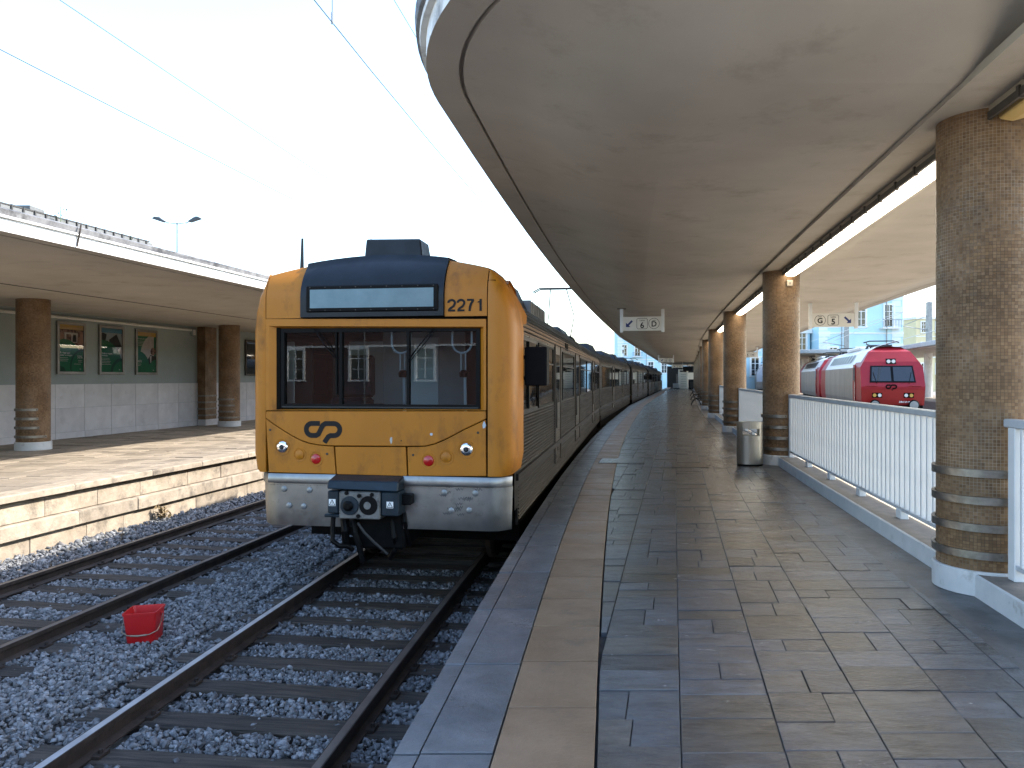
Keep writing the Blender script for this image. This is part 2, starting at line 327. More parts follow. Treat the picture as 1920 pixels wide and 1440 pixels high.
def ribbon_mb(pts, w, y0, y1):
    Lf, Rt = ribbon(pts, w); m = MB(); n = len(pts)
    vs = [(p.x, y0, p.y) for p in Lf]+[(p.x, y0, p.y) for p in Rt]+[(p.x, y1, p.y) for p in Lf]+[(p.x, y1, p.y) for p in Rt]
    fs = []
    for i in range(n-1):
        fs += [(i, i+1, n+i+1, n+i), (2*n+i, 3*n+i, 3*n+i+1, 2*n+i+1), (i, 2*n+i, 2*n+i+1, i+1), (n+i, n+i+1, 3*n+i+1, 3*n+i)]
    fs += [(0, n, 3*n, 2*n), (n-1, 3*n-1, 4*n-1, 2*n-1)]
    return m.add(vs, fs)
def arc(cx, cy, r, a0, a1, n=10): return [(cx+r*math.cos(R(a0+(a1-a0)*i/n)), cy+r*math.sin(R(a0+(a1-a0)*i/n))) for i in range(n+1)]

# ------------------------------------------------------------------ ground, track bed, ballast
BED = RAIL-.20
g = MB().box((-900, -300, BED-.6), (900, 1500, BED-.04)).build('ground', 'ground'); struct(g)

def ys(a, b, st): return [a+i*st for i in range(int((b-a)/st)+1)] + ([b] if (b-a) % st > 1e-6 else [])
# our platform: body with joint bed, coping, ochre slabs, slate tiles, concrete margin
plat = thing('platform', 'long curved slate-paved platform beside the yellow-fronted train', 'platform'); struct(plat)
Y0, Y1 = -14., 132.
Y = ys(Y0, 4, 2)[:-1] + ys(4, 40, 1)[:-1] + ys(40, Y1, 4)
b = MB(); b.grid([[(edge_x(y)+.06, y, BED-.1), (edge_x(y)+.06, y, -.03), (kerb_x(y)+4.9, y, -.03), (kerb_x(y)+4.9, y, BED-.1)] for y in Y])
b.build('platform_body', 'slate_bed', plat)
def strip_piece(f0, f1, ya, yb, z0, z1, gap=.0055, ch=.005):
    return [(f0(ya), ya+gap), (f1(ya), ya+gap), (f1(yb), yb-gap), (f0(yb), yb-gap)]
y = -.80; k = 0; far_c = MB(); far_n = MB()
while y < Y1-1.1:
    y2 = y+1.02
    A = strip_piece(lambda t: edge_x(t)+.112, lambda t: ora_x(t)-.004, y, y2, 0, 0); Bp = strip_piece(edge_x, lambda t: edge_x(t)+.106, y, y2, 0, 0)
    dz = random.uniform(-.002, .002)
    if 2 < y < 17:
        MB().zprism(A, -.14, dz, .006).build('coping_stone', 'coping', plat); MB().zprism(Bp, -.14, dz-.003, .008).build('edge_stone', 'coping', plat)
    else:
        far_c.zprism(A, -.14, dz, .006); far_n.zprism(Bp, -.14, dz-.003, .006)
    y = y2
far_c.add(far_n.v, far_n.f); o = far_c.build('coping_stones_further_on', 'coping', plat); o['kind'] = 'stuff'
y = -.55; far_o = MB()
while y < Y1-1:
    y2 = y+.612; A = strip_piece(lambda t: ora_x(t)+.004, lambda t: til_x(t)-.006, y, y2, 0, 0); dz = random.uniform(-.0015, .0015)
    if 2.3 < y < 14: MB().zprism(A, -.1, dz, .005).build('ochre_slab', 'ochre_stone', plat)
    else: far_o.zprism(A, -.1, dz, .005)
    y = y2
o = far_o.build('ochre_slabs_further_on', 'ochre_stone', plat); o['kind'] = 'stuff'
# slate tiles in lengthwise rows
TS = .208; ROW = .445
def tl(i, y): return 1.035 + i*ROW + TS*(y-0) - .55 + (.00045*(y-4)**2 if y < 45 else .00045*41**2+.0369*(y-45))
tiles = []
for i in range(-16, 24):
    y = -13.5 + random.random()*.3
    while y < Y1-2:
        h = random.choice([.2, .235, .27, .30, .33]); h = h if y < 12 else h*1.5
        if y > 30: h = .9
        y2 = y+h
        cuts = [0, 1] if random.random() < .55 else [0, random.choice([.5, .5, .42, .62]), 1]
        for a, c in zip(cuts[:-1], cuts[1:]):
            q = []
            for (t, yy) in ((a, y), (c, y), (c, y2), (a, y2)):
                x = tl(i, yy)+t*ROW; g_ = .0028
                x += g_ if t == a else -g_; yq = yy + (g_ if yy == y else -g_)
                x = min(max(x, til_x(yq)+.008), kerb_x(yq)-.36); q.append((x, yq))
            if min(q[1][0]-q[0][0], q[2][0]-q[3][0]) < .02 and max(q[1][0]-q[0][0], q[2][0]-q[3][0]) < .05: continue
            if q[1][0]-q[0][0] < .004 or q[2][0]-q[3][0] < .004: continue
            tiles.append(q)
        y = y2
def seen(q):
    cx = sum(p[0] for p in q)/4; cy = sum(p[1] for p in q)/4
    if cy < 2.9 or abs(cx) > .69*cy: return 0
    ar = .5*abs(sum(q[i][0]*q[(i+1) % 4][1]-q[(i+1) % 4][0]*q[i][1] for i in range(4))); return ar/cy**3
order = sorted(range(len(tiles)), key=lambda i: -seen(tiles[i])); single = set(order[:290]); rest = MB()
for i, q in enumerate(tiles):
    dz = random.gauss(0, .0016); tx, ty = random.gauss(0, .004), random.gauss(0, .004)
    m = MB() if i in single else rest; n0 = len(m.v); m.zprism(q, -.04, dz, .0025)
    cx = sum(p[0] for p in q)/4; cy = sum(p[1] for p in q)/4
    m.v[n0:] = [(x, y_, z + ((x-cx)*tx+(y_-cy)*ty if z > -.03 else 0)) for x, y_, z in m.v[n0:]]
    if i in single: m.build('slate_tile', 'slate', plat, recalc=False)
o = rest.build('slate_tiles_further_on', 'slate', plat, recalc=False); o['kind'] = 'stuff'
m = MB(); m.grid([[(kerb_x(y)-.45, y, -.007), (kerb_x(y)-.34, y, -.005), (kerb_x(y)+.05, y, -.003)] for y in Y]); m.build('concrete_margin', 'concrete_floor', plat)
m = MB(); m.grid([[(kerb_x(y)+.3, y, .0), (kerb_x(y)+4.6, y, .0), (kerb_x(y)+4.6, y, -.15)] for y in Y]); m.build('paving_beyond_railing', 'right_paving', plat)
# two recessed access covers in the paving
for (px0, px1, py0, py1, nm) in ((1129, 1216, 860, 869, 'slate'), (1266, 1336, 868, 877, 'slate')):
    ya, yb = FOC*EYE/(py1-HOR), FOC*EYE/(py0-HOR); x0, x1 = (px0-960)/FOC*ya, (px1-960)/FOC*ya
    cv = thing('access_cover', 'steel-rimmed slate access cover set into the paving, ' + ('overlapping the ochre strip' if px0 < 1200 else 'midway between train and railing'), 'access cover', ((x0+x1)/2, (ya+yb)/2, 0))
    w, d = (x1-x0)/2, (yb-ya)/2; sh = .18*d
    MB().zprism([(-w-sh, -d), (w-sh, -d), (w+sh, d), (-w+sh, d)], -.02, .0045, .002).build('rim', 'iron', cv)
    e = .012; MB().zprism([(-w-sh+e, -d+e), (w-sh-e, -d+e), (w+sh-e, d-e), (-w+sh+e, d-e)], -.01, .0085, .002).build('cover_plate', nm, cv)

# railway tracks: rails, sleepers
def rail_mb(f, off, ya, yb, head):
    m = MB(); st = ys(ya, yb, 1.0)
    prof = [(-.0365, 0), (.0365, 0), (.0365, -.035), (.012, -.05), (.012, -.12), (.065, -.14), (.065, -.152), (-.065, -.152), (-.065, -.14), (-.012, -.12), (-.012, -.05), (-.0365, -.035)]
    if head: prof = [(-.026, .0015), (.026, .0015), (.034, -.004), (-.034, -.004)]
    prof = prof + prof[:1]
    rows = []
    for y in st:
        s = slope(f, y); nx, ny = 1/math.hypot(1, s), -s/math.hypot(1, s); x = f(y)
        rows.append([(x+nx*(off+a), y+ny*(off+a), RAIL+z) for a, z in prof])
    return m.grid(rows)
def make_track(label, f, ya, yb, heads):
    t = thing('railway_track', label, 'railway track', (f(8), 8, RAIL-.15))
    for s, hm in zip((-1, 1), heads):
        r = rail_mb(f, s*.868, ya, yb, False).build('rail', 'rail_side', t, world=True)
        rail_mb(f, s*.868, ya, yb, True).build('rail_head', hm, r).location = [-c for c in t.location]
    y = ya; sm = {}
    while y < yb:
        s = slope(f, y); a = math.atan(s)+random.gauss(0, .012); L_, W_ = 1.36+random.gauss(0, .03), .125
        key = random.randrange(5)
        if key not in sm:
            m = MB(); n = 9; rows = []
            for i in range(n):
                u = -L_+2*L_*i/(n-1); j = [random.gauss(0, .006) for _ in range(4)]
                rows.append([(u, -W_+j[0], -.14), (u, -W_+j[0], -.012+j[1]*.6), (u, -W_+.012, .0+j[1]*.6), (u, W_-.012, .0+j[2]*.6), (u, W_+j[3], -.012+j[2]*.6), (u, W_+j[3], -.14)])
            m.grid(rows); m.add(rows[0], [(0, 1, 2, 3, 4, 5)]); m.add(rows[-1], [(5, 4, 3, 2, 1, 0)]); sm[key] = m.mesh('sleeper', 'timber')
        o = link('sleeper', sm[key], t); o.location = (f(y)-t.location.x, y-8, random.gauss(0, .004)); o.rotation_euler = (random.gauss(0, .006), random.gauss(0, .004), -a)
        if y < 12:
            for s2 in (-1, 1):
                for s3 in (-1, 1): MB().box((s2*.868+s3*.085-.03, -.06, 0), (s2*.868+s3*.085+.03, .06, .022)).lathe([(.016, .018), (.016, .05)], 8, (s2*.868+s3*.09, 0, 0)).build('rail_chair', 'rail_side', o)
        y += .60
    return t
make_track('timber-sleepered track that the yellow-fronted train stands on', trk1_x, 4.0, 44., ('rail_head', 'rail_head_dull'))
make_track('empty timber-sleepered track along the sunlit stone platform wall', trk2_x, 4.0, 40., ('rail_head_dull', 'rail_head_dull'))

# ballast: loose stones, one mass
def ballast():
    base = []
    for k in range(5):
        bm = bmesh.new()
        for q in range(11): d = Vector((random.gauss(0, 1), random.gauss(0, 1), random.gauss(0, 1))).normalized()*random.uniform(.8, 1.15); bm.verts.new(d)
        r_ = bmesh.ops.convex_hull(bm, input=bm.verts[:]); bmesh.ops.delete(bm, geom=[v for v in bm.verts if not v.link_faces], context='VERTS')
        bm.verts.ensure_lookup_table(); bm.verts.index_update(); bmesh.ops.recalc_face_normals(bm, faces=bm.faces[:])
        base.append((np.array([v.co[:] for v in bm.verts]), np.array([[v.index for v in f.verts] for f in bm.faces]))); bm.free()
    P = []
    def scatter(ya, yb, dens, size, xa, xb):
        n = int((yb-ya)*(xb-xa)*dens); ys_ = rng.uniform(ya, yb, n); xs = rng.uniform(xa, xb, n)
        for x, y in zip(xs, ys_):
            if x < lpe_x(y)+.0 or x > edge_x(y)+.06: continue
            if abs(x) > .70*y+.3: continue
            if y > 10.5 and -2.9 < x-trk1_x(y) < 1.5 and x-trk1_x(y) > -1.2: continue
            u1 = x-trk1_x(y); u2 = x-trk2_x(y); z = BED+.045; inside = False
            for u, f in ((u1, trk1_x), (u2, trk2_x)):
                if abs(abs(u)-.868) < .085: inside = True
                if abs(u) < 1.38:
                    yl = y + slope(f, y)*(u)          # rotate back to the sleeper line
                    ph = ((yl-4.0) % .6); ph = min(ph, .6-ph)
                    if ph < .135 and abs(u) < 1.32: inside = rng.random() > .03 or inside
                    z = BED+.022 if abs(u) < .8 else BED+.032
            if inside: continue
            if u2 < -1.4: z += min(.16, (-1.4-u2)*.28)       # heaped towards the platform wall
            if 1.4 < u2 and u1 < -1.4: z += .035
            P.append((x, y, z+rng.uniform(-.016, .02), size*rng.lognormal(0, .28)))
    scatter(4.6, 7.5, 1500, .0215, -5.6, .2); scatter(7.5, 11, 1150, .024, -7.3, .6); scatter(11, 18, 600, .032, -7.0, -2.0); scatter(18, 30, 160, .05, -6.2, -1.)
    P = np.array(P); n = len(P); vv = []; ff = []; cnt = 0
    for k in range(5):
        S = P[k::5]; bv, bf = base[k]; m = len(S)
        ang = rng.uniform(0, 2*np.pi, (m, 3)); ca, sa = np.cos(ang), np.sin(ang)
        sc_ = np.stack([rng.uniform(.8, 1.35, m), rng.uniform(.7, 1.1, m), rng.uniform(.55, .9, m)], 1)*S[:, 3:4]
        v = bv[None]*1.0
        def rot(v, c, s, i, j):
            a = v[..., i]*c[:, None]-v[..., j]*s[:, None]; b_ = v[..., i]*s[:, None]+v[..., j]*c[:, None]; v = v.copy(); v[..., i] = a; v[..., j] = b_; return v
        v = np.repeat(v, m, 0)*(1+.10*rng.standard_normal((m, len(bv), 1)))
        v = rot(v, ca[:, 0], sa[:, 0], 0, 1); v = v*sc_[:, None, :]*1.15; v = rot(v, np.cos(ang[:, 1]*.1-.3), np.sin(ang[:, 1]*.1-.3), 1, 2); v = rot(v, ca[:, 2], sa[:, 2], 0, 1)
        v = v+S[:, None, :3]; vv.append(v.reshape(-1, 3)); ff.append((bf[None]+(np.arange(m)*len(bv))[:, None, None]+cnt).reshape(-1, 3)); cnt += m*len(bv)
    vv = np.concatenate(vv); ff = np.concatenate(ff); me = bpy.data.meshes.new('ballast')
    me.vertices.add(len(vv)); me.vertices.foreach_set('co', vv.ravel().astype(np.float32)); me.loops.add(ff.size); me.loops.foreach_set('vertex_index', ff.ravel().astype(np.int32))
    me.polygons.add(len(ff)); me.polygons.foreach_set('loop_start', np.arange(0, ff.size, 3, dtype=np.int32)); me.update(calc_edges=True); me.validate()
    me.materials.append(MATS['ballast']); o = link('ballast', me); o['kind'] = 'stuff'; tag(o, 'grey crushed-stone ballast around the rails and sleepers', 'ballast'); return n
print('stones', ballast())

# ------------------------------------------------------------------ our canopy
CZ = 4.0; YE, YC = 3.3, 6.7
def can_l(y): return edge_x(y)-.58
def can_r(y): return kerb_x(y)+5.0
def outline():
    p = []
    st = ys(YC, 40, 1.5)[:-1] + ys(40, 126, 5)
    for y in reversed(st): p.append((can_l(y), y))
    bx = 2.6; a = YC-YE; NN = 28
    for i in range(1, NN+1):
        t = math.pi/2*i/NN; y = YC-a*math.sin(t); p.append((can_l(YC)+(y-YC)*slope(can_l, YC)*(1-i/NN)+bx*(1-math.cos(t)), y))
    for i in range(0, NN+1):
        t = math.pi/2*(1-i/NN); y = YC-a*math.sin(t); p.append((can_r(YC)-bx*(1-math.cos(t)), y))
    for y in st[1:]: p.append((can_r(y), y))
    return [Vector(q) for q in p]
OUT = outline()
def inset(P, d):
    n = len(P); r = []
    for i, p in enumerate(P):
        a = P[i-1] if i else P[0]; b_ = P[i+1] if i < n-1 else P[-1]
        t = (b_-a).normalized(); nrm = Vector((-t.y, t.x))                # travelling far->near on the left: inward is +x
        r.append(p + nrm*d)
    return r
cano = thing('platform_canopy', 'curved concrete platform canopy with rounded nose over the slate-paved platform', 'canopy', (3.0, 30, 3.6))
prof = [(.0, CZ), (.25, CZ-.005), (.252, CZ+.03), (.285, CZ+.03), (.287, CZ-.008), (.6, CZ-.06), (.9, CZ-.15), (1.2, CZ-.25), (1.5, CZ-.33), (1.75, CZ-.372), (1.95, CZ-.385)]
loops = [[(q.x, q.y, z) for q in inset(OUT, d)] for d, z in prof]
m = MB(); m.grid(loops); inner = loops[-1]; h = len(inner)//2
m.grid([[inner[i], inner[-1-i]] for i in range(h)])
m.build('soffit', 'plaster', cano, world=True, smooth=True, angle=40)
m = MB(); fas = [(0, CZ), (0, CZ+.15), (-.045, CZ+.155), (-.05, CZ+.19)]
m.grid([[(q.x, q.y, z) for q in inset(OUT, d)] for d, z in fas]); m.build('lower_fascia', 'fascia', cano, world=True, smooth=True)
m = MB(); up = [(-.05, CZ+.192), (-.075, CZ+.21), (-.085, CZ+.30), (-.07, CZ+.36), (0.0, CZ+.37)]
m.grid([[(q.x, q.y, z) for q in inset(OUT, d)] for d, z in up]); m.build('upper_fascia', 'fascia_dark', cano, world=True, smooth=True)
tp = [(q.x, q.y, CZ+.365) for q in inset(OUT, .001)]; m = MB(); m.grid([[tp[i], tp[-1-i]] for i in range(len(tp)//2)]); m.build('roof_deck', 'roof_felt', cano, world=True)
ZB = 3.575
m = MB(); yy = ys(3.7, 40, 1)[:-1]+ys(40, 125, 4); m.grid([[(kerb_x(y)-.26, y, ZB+.06), (kerb_x(y)-.26, y, ZB), (kerb_x(y)+.52, y, ZB), (kerb_x(y)+.52, y, ZB+.06)] for y in yy])
m.build('beam', 'beam_plaster', cano, world=True)

# ------------------------------------------------------------------ columns
def column_meshes(rad, h):
    n = 56; me = bpy.data.meshes.new('shaft'); vs = []; fs = []
    zs = [.17, h]
    for z in zs:
        for k in range(n): t = 2*math.pi*k/n; vs.append((rad*math.cos(t), rad*math.sin(t), z))
    for k in range(n): fs.append((k, (k+1) % n, n+(k+1) % n, n+k))
    me.from_pydata(vs, [], fs); uv = me.uv_layers.new(name='UVMap')
    for p in me.polygons:
        k = p.index
        for li, (a, zz) in zip(p.loop_indices, ((k, zs[0]), (k+1, zs[0]), (k+1, zs[1]), (k, zs[1]))): uv.data[li].uv = (2*math.pi*rad*a/n, zz)
    me.polygons.foreach_set('use_smooth', [True]*len(me.polygons)); me.materials.append(MATS['mosaic']); me.update()
    pl = MB().lathe([(rad+.028, 0), (rad+.028, .172), (rad+.018, .182)], 40).mesh('plinth', 'kerb_paint', smooth=True)
    def band(z, a0, a1):
        m = MB(); r0, r1 = rad+.008, rad+.030; nn = 30
        rows = []
        for i in range(nn+1):
            t = R(a0+(a1-a0)*i/nn); off = .0 if 1 < i < nn-1 else 0
            rows.append([(r*math.cos(t), r*math.sin(t), zz) for r, zz in ((r0, z-.028), (r1, z-.028), (r1, z+.028), (r0, z+.028), (r0, z-.028))])
        m.grid(rows); m.add(rows[0][:4], [(0, 1, 2, 3)]); m.add(rows[-1][:4], [(3, 2, 1, 0)]); return m
    bands = []
    for z, a0 in ((.30, -54), (.50, -80), (.70, -83), (.90, -84)):
        bo = MB()
        c = Vector((math.cos(R(a0-4.5)), math.sin(R(a0-4.5)), 0))*(rad+.031)
        bo.lathe([(.011, -.004), (.011, .007)], 8, (0, 0, 0), 'x')
        bo.v = [tuple(Matrix.Rotation(R(a0-4.5), 3, 'Z') @ Vector(v) + Vector((c.x, c.y, z))) for v in bo.v]
        bands.append((band(z, a0, a0-240).mesh('steel_band', 'band_steel', smooth=True), bo.mesh('bolt', 'bolt')))
    return me, pl, bands
def make_column(label, x, y, meshes, group, bands=True, rz=0.):
    t = thing('column', label, 'column', (x, y, 0), rz, group)
    link('shaft', meshes[0], t); link('plinth', meshes[1], t)
    if bands:
        for bm_, bo in meshes[2]: bb = link('steel_band', bm_, t); link('bolt', bo, bb)
    return t
CM = column_meshes(.33, ZB)
CY = [-2.6, 5.9, 14.35, 22.9, 31.2, 39.6, 48, 56.4, 64.8, 73.2, 81.6, 90, 98.4, 106.8]
ORD = ['', 'first', 'second', 'third', 'fourth', 'fifth', 'sixth', 'seventh', 'eighth', 'ninth', 'tenth', 'eleventh', 'twelfth', 'thirteenth']
for i, y in enumerate(CY):
    if i == 0: continue
    lab = {1: 'mosaic column with four steel bands at the rounded-nose end of the canopy', 2: 'mosaic column with steel bands standing beside the steel litter bin'}.get(i, ORD[i]+' mosaic column along the railing, counted from the canopy\'s rounded nose')
    make_column(lab, kerb_x(y)+(.19 if i == 1 else .10), y, CM, 'mosaic columns along the railing', i < 8, R(-8))

# kerb under the railing
kb = thing('railing_kerb', 'low white-painted kerb running under the white railing', 'kerb', (kerb_x(10), 10, 0)); yy = ys(1.0, 40, .5)[:-1]+ys(40, 110, 3)
m = MB(); m.grid([[(kerb_x(y), y, -.02), (kerb_x(y), y, .15), (kerb_x(y)+.012, y, .162)] for y in yy]); m.build('front_face', 'kerb_paint', kb, world=True)
m = MB(); m.grid([[(kerb_x(y)+.012, y, .1622), (kerb_x(y)+.33, y, .1622), (kerb_x(y)+.33, y, -.02)] for y in yy]); m.build('kerb_top', 'kerb_top', kb, world=True)

# railings between the columns
def make_railing(label, ya, yb, parts=True):
    f = lambda y: kerb_x(y)+.22
    xa, xb = f(ya), f(yb); L_ = math.hypot(xb-xa, yb-ya); a = math.atan2(xb-xa, yb-ya)
    t = thing('railing', label, 'railing', (xa, ya, .16), -a, 'white railings between the columns')
    MB().box((-.045, -.06, 1.085), (.045, L_+.06, 1.145)).build('top_rail', 'rail_cap', t, bevel=.008)
    MB().box((-.03, 0, .085), (.03, L_, .12)).build('bottom_rail', 'rail_cap', t, bevel=.004)
    n = max(2, round(L_/1.65)); pm = MB().box((-.04, -.05, 0), (.04, .05, 1.085)).mesh('post', 'rail_white', bevel=.006); py = []
    fm = MB().box((-.04, -.075, 0), (.04, .075, .10)).mesh('foot', 'rail_white', bevel=.006)
    for k in range(n+1):
        p = link('post' if k in (0, n) else 'foot', pm if k in (0, n) else fm, t); p.location = (0, .05+(L_-.1)*k/n, 0); py.append(p.location.y)
        if k not in (0, n): p.scale = (1, 1, .95)
    bm_ = MB().box((-.034, -.016, .118), (.034, .016, 1.09)).mesh('baluster', 'rail_white', bevel=.004)
    nb = int((L_-.2)/.155)
    for k in range(nb):
        o = link('baluster', bm_, t); o.location = (0, .1+(k+.5)*(L_-.2)/nb+random.gauss(0, .002), 0); o.rotation_euler = (0, 0, random.gauss(0, .02))
make_railing('white slatted railing panel on the canopy-nose side of the banded column', .9, 5.50)
for i in range(1, 5):
    make_railing(['', 'white slatted railing panel between the two columns nearest the canopy\'s rounded nose', 'white slatted railing panel behind the steel litter bin', 'white slatted railing panel between the third and fourth mosaic columns', 'white slatted railing panel between the fourth and fifth mosaic columns'][i], CY[i]+.42, CY[i+1]-.34)

# fluorescent fixtures under the beam
def make_fixture(label, ya, yb, lit=True, detail=True):
    f = lambda y: kerb_x(y)+.20
    xa, xb = f(ya), f(yb); L_ = math.hypot(xb-xa, yb-ya); a = math.atan2(xb-xa, yb-ya)
    t = thing('strip_light', label, 'strip light', (xa, ya, ZB), -a, 'strip lights under the canopy beam')
    MB().box((-.13, 0, -.05), (.15, L_, -.001)).build('housing', 'lamp_housing', t)
    MB().prism([(-.14, -.05), (-.115, -.05), (-.115, -.105), (-.14, -.105)], .0, L_).build('side_channel', 'lamp_dark', t)
    nseg = max(1, round(L_/2.6))
    for k in range(nseg):
        s0, s1 = L_*k/nseg+.02, L_*(k+1)/nseg-.02
        MB().prism([(-.085, -.05), (.12, -.05), (.105, -.11), (.015, -.13), (-.07, -.11)], s0, s1).build('diffuser', 'tube_light' if lit else 'diffuser_dim', t, bevel=.008)
    if detail:
        cm = MB().box((-.148, -.018, -.112), (-.107, .018, -.03)).mesh('clip', 'lamp_dark')
        for k in range(int(L_/.55)):
            c = link('clip', cm, t); c.location = (0, .25+k*.55, 0)
make_fixture('unlit amber strip light on the canopy-nose side of the banded column', 3.75, CY[1]-.36, lit=False)
for i in range(1, 12):
    make_fixture('glowing strip light on the beam between the %s and %s columns' % (ORD[i], ORD[i+1]), CY[i]+.36, CY[i+1]-.36, True, i < 4)
# junction box on second column
jb = thing('junction_box', 'small pale junction box high on the column beside the litter bin', 'junction box', (kerb_x(14.35)+.10+.03, 14.35-.335, 3.33), 0)
MB().box((-.055, -.05, -.055), (.055, .01, .055)).build('case', 'lamp_housing', jb, bevel=.008); MB().lathe([(.02, -.055), (.02, -.045)], 12, (0, 0, 0), 'y').build('cap', 'aluminium', jb)

# ------------------------------------------------------------------ opposite (left) platform: stone wall, paving, back wall, canopy
lp = thing('opposite_platform', 'sunlit pale stone platform across the empty track', 'platform', (lpe_x(15), 15, 0)); struct(lp)
YL = ys(2., 62, 2)
m = MB(); m.grid([[(lpe_x(y)-.13, y, BED-.1), (lpe_x(y)-.13, y, -.02), (lwall_x(y)-.1, y, -.02)] for y in YL]); m.build('platform_core', 'joint', lp, world=True)
def blocks(name, n_len, z0, z1, f_out, depth, ya, yb, material, ch, jit=.004, far=22.):
    y = ya; rest = MB()
    while y < yb:
        L_ = n_len*random.uniform(.85, 1.15); y2 = y+L_; g_ = .004; j = random.gauss(0, jit)
        q = [(lpe_x(y+g_)+f_out+j-depth, y+g_), (lpe_x(y+g_)+f_out+j, y+g_), (lpe_x(y2-g_)+f_out+j, y2-g_), (lpe_x(y2-g_)+f_out+j-depth, y2-g_)]
        if 8.5 < y < far: MB().zprism(q, z0+.004, z1-.004, ch).build(name, material, lp, world=True, bevel=.006)
        else: rest.zprism(q, z0+.004, z1-.004, ch)
        y = y2
    o = rest.build(name+'s_out_of_the_way', material, lp, world=True); o['kind'] = 'stuff'
blocks('coping_stone', 1.55, -.11, .0, .0, .40, 4, 46, 'light_stone', .02)
blocks('wall_block', 1.15, -.42, -.13, -.10, .2, 4, 46, 'light_stone', .01)
blocks('ledge_stone', 1.25, -.64, -.42, -.015, .2, 4, 46, 'light_stone', .03)
blocks('footing_block', .95, -1.12, -.64, -.085, .2, 4, 46, 'light_stone', .01)
m = MB(); rows_y = 6.
while rows_y < 50:
    h = random.uniform(.3, .5); x = lpe_x(rows_y)-.405
    while x > lwall_x(rows_y)+.02:
        w = random.uniform(.35, .7); x2 = max(x-w, lwall_x(rows_y)+.01); s = .2*h
        m.zprism([(x2+.004, rows_y+.004), (x-.004, rows_y+.004), (x-.004+s, rows_y+h-.004), (x2+.004+s, rows_y+h-.004)], -.03, random.gauss(-.004, .004), .006); x = x2
    rows_y += h
o = m.build('paving_slabs', 'left_paving', lp, world=True, recalc=False); o['kind'] = 'stuff'

lw = thing('back_wall', 'teal-painted wall with pale marble dado panels behind the opposite platform', 'wall', (lwall_x(22), 22, 0))
def lwp(y, out, z): return (lwall_x(y)+out, y-out*.205, z)
m = MB(); YW = ys(12., 46, 1)
m.grid([[lwp(y, 0, -.05), lwp(y, 0, 1.43), lwp(y, 0, 3.9), lwp(y, -.3, 3.9)] for y in YW]); m.build('painted_wall', 'teal_paint', lw, world=True)
for r, (z0, z1) in enumerate(((0, .16), (.168, .80), (.808, 1.435))):
    for k in range(26):
        ya = 12.96+k*1.004; yb = ya+1.0
        if ya > 39: continue
        MB().add([lwp(ya+.004, 0, z0), lwp(yb-.004, 0, z0), lwp(yb-.004, 0, z1), lwp(ya+.004, 0, z1), lwp(ya+.004, .02+.01*(r == 0), z0), lwp(yb-.004, .02+.01*(r == 0), z0), lwp(yb-.004, .02+.01*(r == 0), z1), lwp(ya+.004, .02+.01*(r == 0), z1)],
                 [(0,3,2,1),(4,5,6,7),(0,1,5,4),(1,2,6,5),(2,3,7,6),(3,0,4,7)]).build('skirting_slab' if r == 0 else 'marble_panel', 'marble', lw, world=True)
pm = MB().box((-.01, -.33, 0), (.30, .33, 3.40))
pil = thing('pilaster', 'square mosaic pilaster with steel straps against the teal wall', 'pilaster', (lwall_x(26.35), 26.35, 0), -math.atan(.205))
sh = pm.mesh('shaft', 'mosaic'); uv = sh.uv_layers.new(name='UVMap')
for p in sh.polygons:
    for li in p.loop_indices: v = sh.vertices[sh.loops[li].vertex_index].co; uv.data[li].uv = (v.x+v.y, v.z)
link('shaft', sh, pil); MB().box((-.01, -.36, 0), (.33, .36, .2)).build('plinth', 'marble', pil)
for z in (.34, .56, .78, 1.0): MB().box((.0, -.345, z-.028), (.318, .345, z+.028)).build('steel_strap', 'band_steel', pil)

# canopy over the opposite platform
def lce(y): return -8.7+.2*y
lcan = thing('opposite_canopy', 'flat concrete canopy with sunlit white fascia over the opposite platform', 'canopy', (lce(20), 20, 3.4))
YC2 = ys(4., 60, 2)
def sect(name, pts, material, smooth=False):
    m = MB(); m.grid([[(lce(y)+a, y, z) for a, z in pts] for y in YC2]); m.build(name, material, lcan, world=True, smooth=smooth)
sect('soffit', [(0, 3.53), (-.22, 3.525), (-.222, 3.55), (-.25, 3.55), (-.252, 3.522), (-1.5, 3.49), (-3.0, 3.44), (-4.0, 3.415)], 'plaster', True)
sect('inner_soffit', [(-4.0, 3.40), (-5.0, 3.37), (-6.2, 3.345), (-8.2, 3.33)], 'beam_plaster')
sect('soffit_step', [(-4.0, 3.44), (-4.0, 3.40)], 'joint')
sect('fascia', [(0, 3.53), (0.012, 3.70), (.05, 3.705), (.055, 3.735)], 'fascia')
sect('gutter', [(.055, 3.737), (.02, 3.75), (.03, 3.82), (-.03, 3.85), (-.35, 3.86)], 'fascia_dark')
sect('roof_deck', [(-.35, 3.855), (-8.3, 3.855)], 'roof_felt')
pp = MB()
for k, yj in enumerate((11.33,)):
    pp.tube([(lce(yj)+.075, yj, 3.86), (lce(yj)+.072, yj-.02, 3.76), (lce(yj)+.03, yj+.015, 3.66), (lce(yj)+.02, yj, 3.54)], .012, 6)
pp.build('rusty_expansion_joint', 'rail_side', lcan, world=True)
CL = column_meshes(.34, 3.40)
for i, (x, y) in enumerate(((-12.1, 8.9), (-10.75, 17.25), (-9.42, 25.6), (-8.1, 33.9))):
    if i == 0: continue
    make_column(['', 'brown mosaic column on the sunlit platform beside the three posters', 'brown mosaic column on the opposite platform beside the pilaster', 'brown mosaic column on the opposite platform beyond the pilaster'][i], x, y, CL, 'mosaic columns of the opposite platform', True, R(40))
wl = thing('wall_strip_light', 'long unlit strip light high on the teal wall above the posters', 'strip light', lwp(18.3, 0, 3.2), -math.atan(.205))
